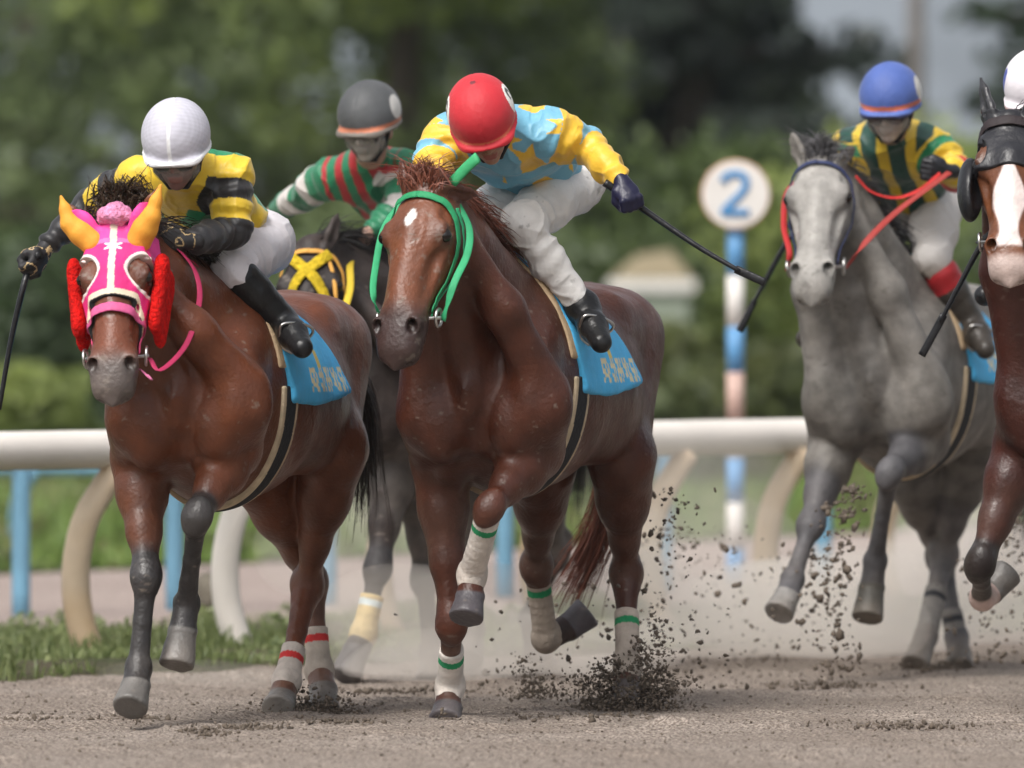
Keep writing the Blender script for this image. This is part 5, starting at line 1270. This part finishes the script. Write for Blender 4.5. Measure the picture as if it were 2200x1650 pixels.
# behind: grey cap
GD = np.array((.010, .17, .075)); RD = np.array((.38, .015, .022)); WD = np.array((.60, .55, .52))
def jD(V, arm, t, a, l, n):
    c = np.tile(GD, (len(V), 1)); m = (arm == 0) & (np.sin(l * 80 + 1) > .05) & (np.abs(l) < .15); c[m] = RD; m = arm > 0; c[m & (((t > .28) & (t < .46)) | ((t > .85) & (t < 1.35)))] = WD; m = (arm == 1) & (t < .30); c[m] = RD; return c
def hD_(V, x, y, z):
    c = np.tile(np.array((.075, .078, .082)), (len(V), 1)) * (1 + .4 * wob(V, 14, 5))[:, None]; c[(z > .014) & (z < .030)] = (.50, .17, .09); c[z <= .014] = (.16, .14, .12); m = np.hypot(z - .075, x + .02) < .045; c[m & (y > .07)] = (.6, .58, .55); return c
JD = dict(head=(794, 272, .40), shL=(872, 368, .14), shR=(708, 380, .14), elL=(862, 448, .24), wrL=(790, 505, .42), haL=(762, 535, .46), elR=(636, 430, -.04), wrR=(592, 452, -.20), haR=(574, 472, -.26),
    pel=(905, 505, -.30), knL=(985, 575, .1), anL=(1060, 720, .0), toL=(1080, 760, .12), knR=(825, 575, .1), anR=(745, 720, .0), toR=(720, 750, .12))
PD_, hD2, _ = jockey(frD, JD, 'jockey in a grey cap with an orange band and green silks with white arm bands', (.93, -.06, -.30), (.3, 0, .95), jD, hD_, bulk=.88, visor=True, legcol=(.5, .48, .46), boot_t=.35, goggles=(.30, .28, .25), skin=(.46, .27, .20), mask=(.38, .34, .30))
# grey horse: blue cap
def jG(V, arm, t, a, l, n):
    c = np.tile(np.array((.008, .055, .040)), (len(V), 1)); c[(np.sin(l * 62 + 1.6) > .35) & (arm == 0)] = YA * .85
    m = arm > 0; c[m] = YA; c[m & (t > .22) & (t < .48)] = GA; c[m & (t > .90) & (t < 1.30)] = (.50, .03, .03); return c
def hG_(V, x, y, z):
    c = np.tile(np.array((.065, .115, .36)), (len(V), 1)) * (1 + .2 * wob(V, 14, 5))[:, None]; c[(z > .020) & (z < .038)] = (.50, .13, .07); c[z <= .006] = (.02, .025, .08); m = np.hypot(z - .075, x + .02) < .045; c[m & (np.abs(y) > .085)] = (.6, .58, .55); return c
JG = dict(head=(1913, 232, .40), shL=(1996, 316, .14), shR=(1828, 326, .14), elL=(2058, 372, .20), wrL=(2036, 368, .40), haL=(2008, 366, .46), elR=(1800, 375, .20), wrR=(1742, 448, .18), haR=(1720, 478, .18),
    pel=(1965, 440, -.30), knL=(2002, 560, .10), anL=(2085, 690, .0), toL=(2112, 742, .10), knR=(1862, 565, .10), anR=(1775, 705, .0), toR=(1738, 722, .12))
def bG(k_, a_):
    def f(V): t = cone_t(V, k_, a_); c = np.tile(np.array((.05, .042, .035)), (len(V), 1)); c[t < .43] = (.36, .02, .025); return c
    return f
def legG(V): z = V[:, 2]; w = sstep(1.62, 1.50, z)[:, None]; c = np.tile(np.array((.55, .52, .50)), (len(V), 1)); return c * (1 - w) + np.array((.34, .28, .22)) * w
PG_, hG2, _ = jockey(frG, JG, 'jockey in a blue cap and yellow and dark green striped silks on the grey horse', (.95, .0, -.28), (.28, 0, .95), jG, hG_, glove=(.015, .015, .018), legcol=legG, boot_t=.24, goggles=(.16, .13, .12), mask=(.40, .33, .28), skin=(.40, .24, .19), bootcol=bG, visor=True)
c, g, d = hG2['R']
whip(frG, [frG.pix(1745, 420, .18), c, frG.pix(1690, 520, .18), frG.pix(1640, 612, .18), frG.pix(1618, 652, .18)], 'black whip pointing down left of the grey horse head', flap=[frG.pix(1622, 645, .18), frG.pix(1588, 712, .18)], fw=.013)
# right: white and blue cap
def jR(V, arm, t, a, l, n): c = np.tile(np.array((.62, .60, .64)), (len(V), 1)); c[np.sin(a * 40) > .5] = (.03, .06, .35); return c
def hR_(V, x, y, z):
    c = np.tile(np.array((.70, .66, .70)), (len(V), 1)); m = (np.hypot((x - .03) / .030, (z - .075) / .045) < 1) & (np.abs(y) > .06); c[m] = (.02, .05, .32); c[z < .004] = (.5, .3, .28); return c
JR = dict(head=(2228, 210, .40), shL=(2400, 300, .15), shR=(2252, 300, .15), elL=(2450, 380, .2), wrL=(2350, 440, .42), haL=(2310, 440, .46), elR=(2245, 392, .15), wrR=(2205, 452, .25), haR=(2175, 478, .28),
    pel=(2375, 430, -.30), knL=(2400, 560, .1), anL=(2470, 700, .0), toL=(2495, 750, .1), knR=(2262, 545, .12), anR=(2178, 608, -.12), toR=(2126, 630, -.02))
PR_, hR2, _ = jockey(frR, JR, 'jockey in a white cap with a blue patch, mostly beyond the right edge', (.92, .0, -.35), (.35, 0, .92), jR, hR_, glove=BLACK, legcol=(.6, .6, .6), boot_t=.30)
c, g, d = hR2['R']
whip(frR, [c + A(0, .02, .05), c, frR.pix(2120, 508, .26), frR.pix(2060, 615, .26), frR.pix(2020, 692, .26)], 'black whip slanting down between the grey horse and the right edge', flap=[frR.pix(2028, 676, .26), frR.pix(1980, 764, .26)], fw=.014)

# ------------------------------------------------------------------ flying dirt and dust
M_CLOD = mat('wet_dirt_clods', (.11, .086, .066), rough=.9, noise=.35, nscale=30)
ICO = None
def clods(name, pts, sizes, r, label=None):
    t = (1 + 5 ** .5) / 2; b = np.array([(-1, t, 0), (1, t, 0), (-1, -t, 0), (1, -t, 0), (0, -1, t), (0, 1, t), (0, -1, -t), (0, 1, -t), (t, 0, -1), (t, 0, 1), (-t, 0, -1), (-t, 0, 1)]) / 1.9
    f = np.array([(0, 11, 5), (0, 5, 1), (0, 1, 7), (0, 7, 10), (0, 10, 11), (1, 5, 9), (5, 11, 4), (11, 10, 2), (10, 7, 6), (7, 1, 8), (3, 9, 4), (3, 4, 2), (3, 2, 6), (3, 6, 8), (3, 8, 9), (4, 9, 5), (2, 4, 11), (6, 2, 10), (8, 6, 7), (9, 8, 1)])
    sizes = np.minimum(sizes, np.median(sizes) * 2.0)
    n = len(pts); V = b[None] * (1 + .35 * r.normal(size=(n, 12, 1))); V = V * (sizes[:, None, None] * r.uniform(.5, 1.5, (n, 1, 3))); th = r.uniform(0, 6.28, n); c, s = np.cos(th)[:, None], np.sin(th)[:, None]
    V = np.stack([V[..., 0] * c - V[..., 2] * s, V[..., 1], V[..., 0] * s + V[..., 2] * c], -1) + np.asarray(pts)[:, None]
    F = (f[None] + 12 * np.arange(n)[:, None, None]).reshape(-1, 3); return tag(link(name, make_mesh(name, V.reshape(-1, 3), F, True), M_CLOD), kind='stuff')
rd = np.random.default_rng(90)
def splash(name, px, py, D, n, w, h, size, fan=1.0, seed=1):
    """crown of dirt thrown up from a hoof: arcs of clods plus a dense heap near the foot"""
    r = np.random.default_rng(seed); c = at_depth(px, py, D); arcs = r.uniform(-1, 1, 26); k = r.integers(0, 26, n); t = r.uniform(0, 1, n) ** .75; az = arcs[k] * fan
    x = w * (az * t * 1.0) + r.normal(0, .018, n); z = h * (np.abs(r.normal(.35 + .65 * r.uniform(size=26), .08, (26,)))[k]) * (1.9 * t - 1.0 * t * t) * (1 - .35 * np.abs(az)) + r.normal(0, .012, n); y = r.normal(0, .10, n)
    m = n // 2; x[:m] = r.normal(0, w * .42, m); z[:m] = np.abs(r.normal(0, h * .13, m)) * np.exp(-(x[:m] / w) ** 2); y[:m] = r.normal(0, .12, m)
    s = size * r.lognormal(0, .5, n) * (1 - .45 * t); return clods(name, c + np.stack([x, y, np.maximum(z, .0)], -1), s, r)
DC = 34.3 + .75
splash('dirt_splash', 1350, 1528, DC - .05, 3600, .24, .27, .0048, 1.15, 3)
splash('dirt_splash', 1405, 1500, DC, 420, .10, .34, .0045, .7, 4)
splash('dirt_splash', 665, 1532, 34.7, 700, .20, .12, .0046, 1.2, 5)
splash('dirt_splash', 2010, 1448, 38.6, 600, .20, .06, .0055, 1.2, 6)
splash('dirt_splash', 960, 1552, 34.1, 90, .05, .035, .006, 1.0, 7)
splash('dirt_splash', 1150, 1500, 35.6, 500, .13, .20, .0040, 1.0, 8)
def spray(name, pxs, pys, n, D0, D1, size, seed):
    r = np.random.default_rng(seed); t = r.uniform(0, 1, n); px = np.interp(t, np.linspace(0, 1, len(pxs)), [p[0] for p in pxs]) + r.normal(0, 1, n) * np.interp(t, np.linspace(0, 1, len(pxs)), [p[1] for p in pxs])
    py = pys[0] + (pys[1] - pys[0]) * t; P = np.array([at_depth(a, b, d) for a, b, d in zip(px, py, r.uniform(D0, D1, n))]); P[:, 2] = np.maximum(P[:, 2], .01)
    return clods(name, P, size * r.lognormal(0, .45, n), r)
spray('flying_dirt', [(1840, 14), (1800, 26), (1790, 30), (1770, 34), (1800, 30), (1790, 40)], (1040, 1480), 330, 36.2, 37.5, .0066, 11)
spray('flying_dirt', [(1480, 90), (1600, 120), (1640, 110), (1600, 130)], (1130, 1490), 360, 37, 40, .0052, 12)
spray('flying_dirt', [(2190, 20), (2180, 40), (2150, 60), (2130, 60)], (1060, 1420), 240, 37.0, 38.2, .0060, 13)
spray('flying_dirt', [(1440, 40), (1420, 60), (1420, 70)], (1050, 1500), 240, 35.0, 36.5, .0050, 14)
spray('flying_dirt', [(1300, 120), (1250, 160), (1150, 120)], (1250, 1500), 130, 35.5, 37, .0055, 15)
# churned clods lying on the track surface
n = 9000; Yc = rd.uniform(30.2, 40.5, n); Xc = rd.uniform(-2.9, 3.4, n); ok = Yc < L_edge(Xc) + .05; Xc, Yc = Xc[ok], Yc[ok]
clods('loose_dirt', np.stack([Xc, Yc, ztrack(Xc, Yc) + .001], -1), .0028 * rd.lognormal(0, .5, len(Xc)), rd)
for i, (px, D, w_) in enumerate(((120, 34.0, .22), (290, 34.0, .10), (700, 33.8, .20), (540, 33.3, .12), (440, 33.0, .10), (1950, 33.5, .30), (1740, 37.0, .35), (1250, 34.2, .25), (870, 36.5, .30))):
    r = np.random.default_rng(200 + i); n = 160; X = bx(px, D) + r.normal(0, w_ * .5, n); Y = D + r.normal(0, .10, n); clods('loose_dirt', np.stack([X, Y, np.abs(r.normal(0, .008, n)) + .002], -1), .0045 * r.lognormal(0, .45, n), r)

def dust(name, px, py, D, rx, ry, rz, dens, seed, k=30):
    """billowing cloud of fine dust: lumpy closed shape with an even thin density, so it fades toward its edges"""
    m = bpy.data.materials.new('dust_air'); m.use_nodes = True; nt = m.node_tree; N = nt.nodes; N.remove(N['Principled BSDF'])
    pv = N.new('ShaderNodeVolumePrincipled'); pv.inputs['Color'].default_value = (.99, .93, .86, 1); pv.inputs['Anisotropy'].default_value = .0; pv.inputs['Density'].default_value = dens
    nt.links.new(pv.outputs[0], N['Material Output'].inputs['Volume'])
    r = np.random.default_rng(seed); c = at_depth(px, py, D); b = Body()
    for _ in range(k):
        d = r.normal(size=3); d /= np.linalg.norm(d); q = d * r.uniform(0, .85); e = r.uniform(.14, .44)
        b.add(f_ell(c + q * A(rx, ry, rz), A(rx, ry, rz) * e * A(1, 1, r.uniform(.8, 1.3))), .07)
    h = .04; b.grid(h, lo=A(-99, -99, .03)); b.F[:, :, 0] = .1; V, Q = b.extract(2); V[:, 2] = np.maximum(V[:, 2], .03)
    return tag(link(name, make_mesh(name, V, Q), m), kind='stuff')
dust('dust_cloud', 1560, 1400, 39.0, 1.0, 1.3, .48, .85, 1)
dust('dust_cloud', 1840, 1390, 39.9, 1.1, 1.3, .52, .85, 2)
dust('dust_cloud', 2120, 1350, 40.8, .9, 1.4, .72, .75, 3)
dust('dust_cloud', 1040, 1440, 37.3, .85, 1.1, .42, .72, 4)
dust('dust_cloud', 1500, 1200, 40.5, .75, 1.3, .55, .25, 5)
dust('dust_cloud', 860, 1080, 38.9, .5, 1.2, .60, .35, 6)
dust('dust_cloud', 520, 1500, 36.0, .8, .7, .12, .25, 7)
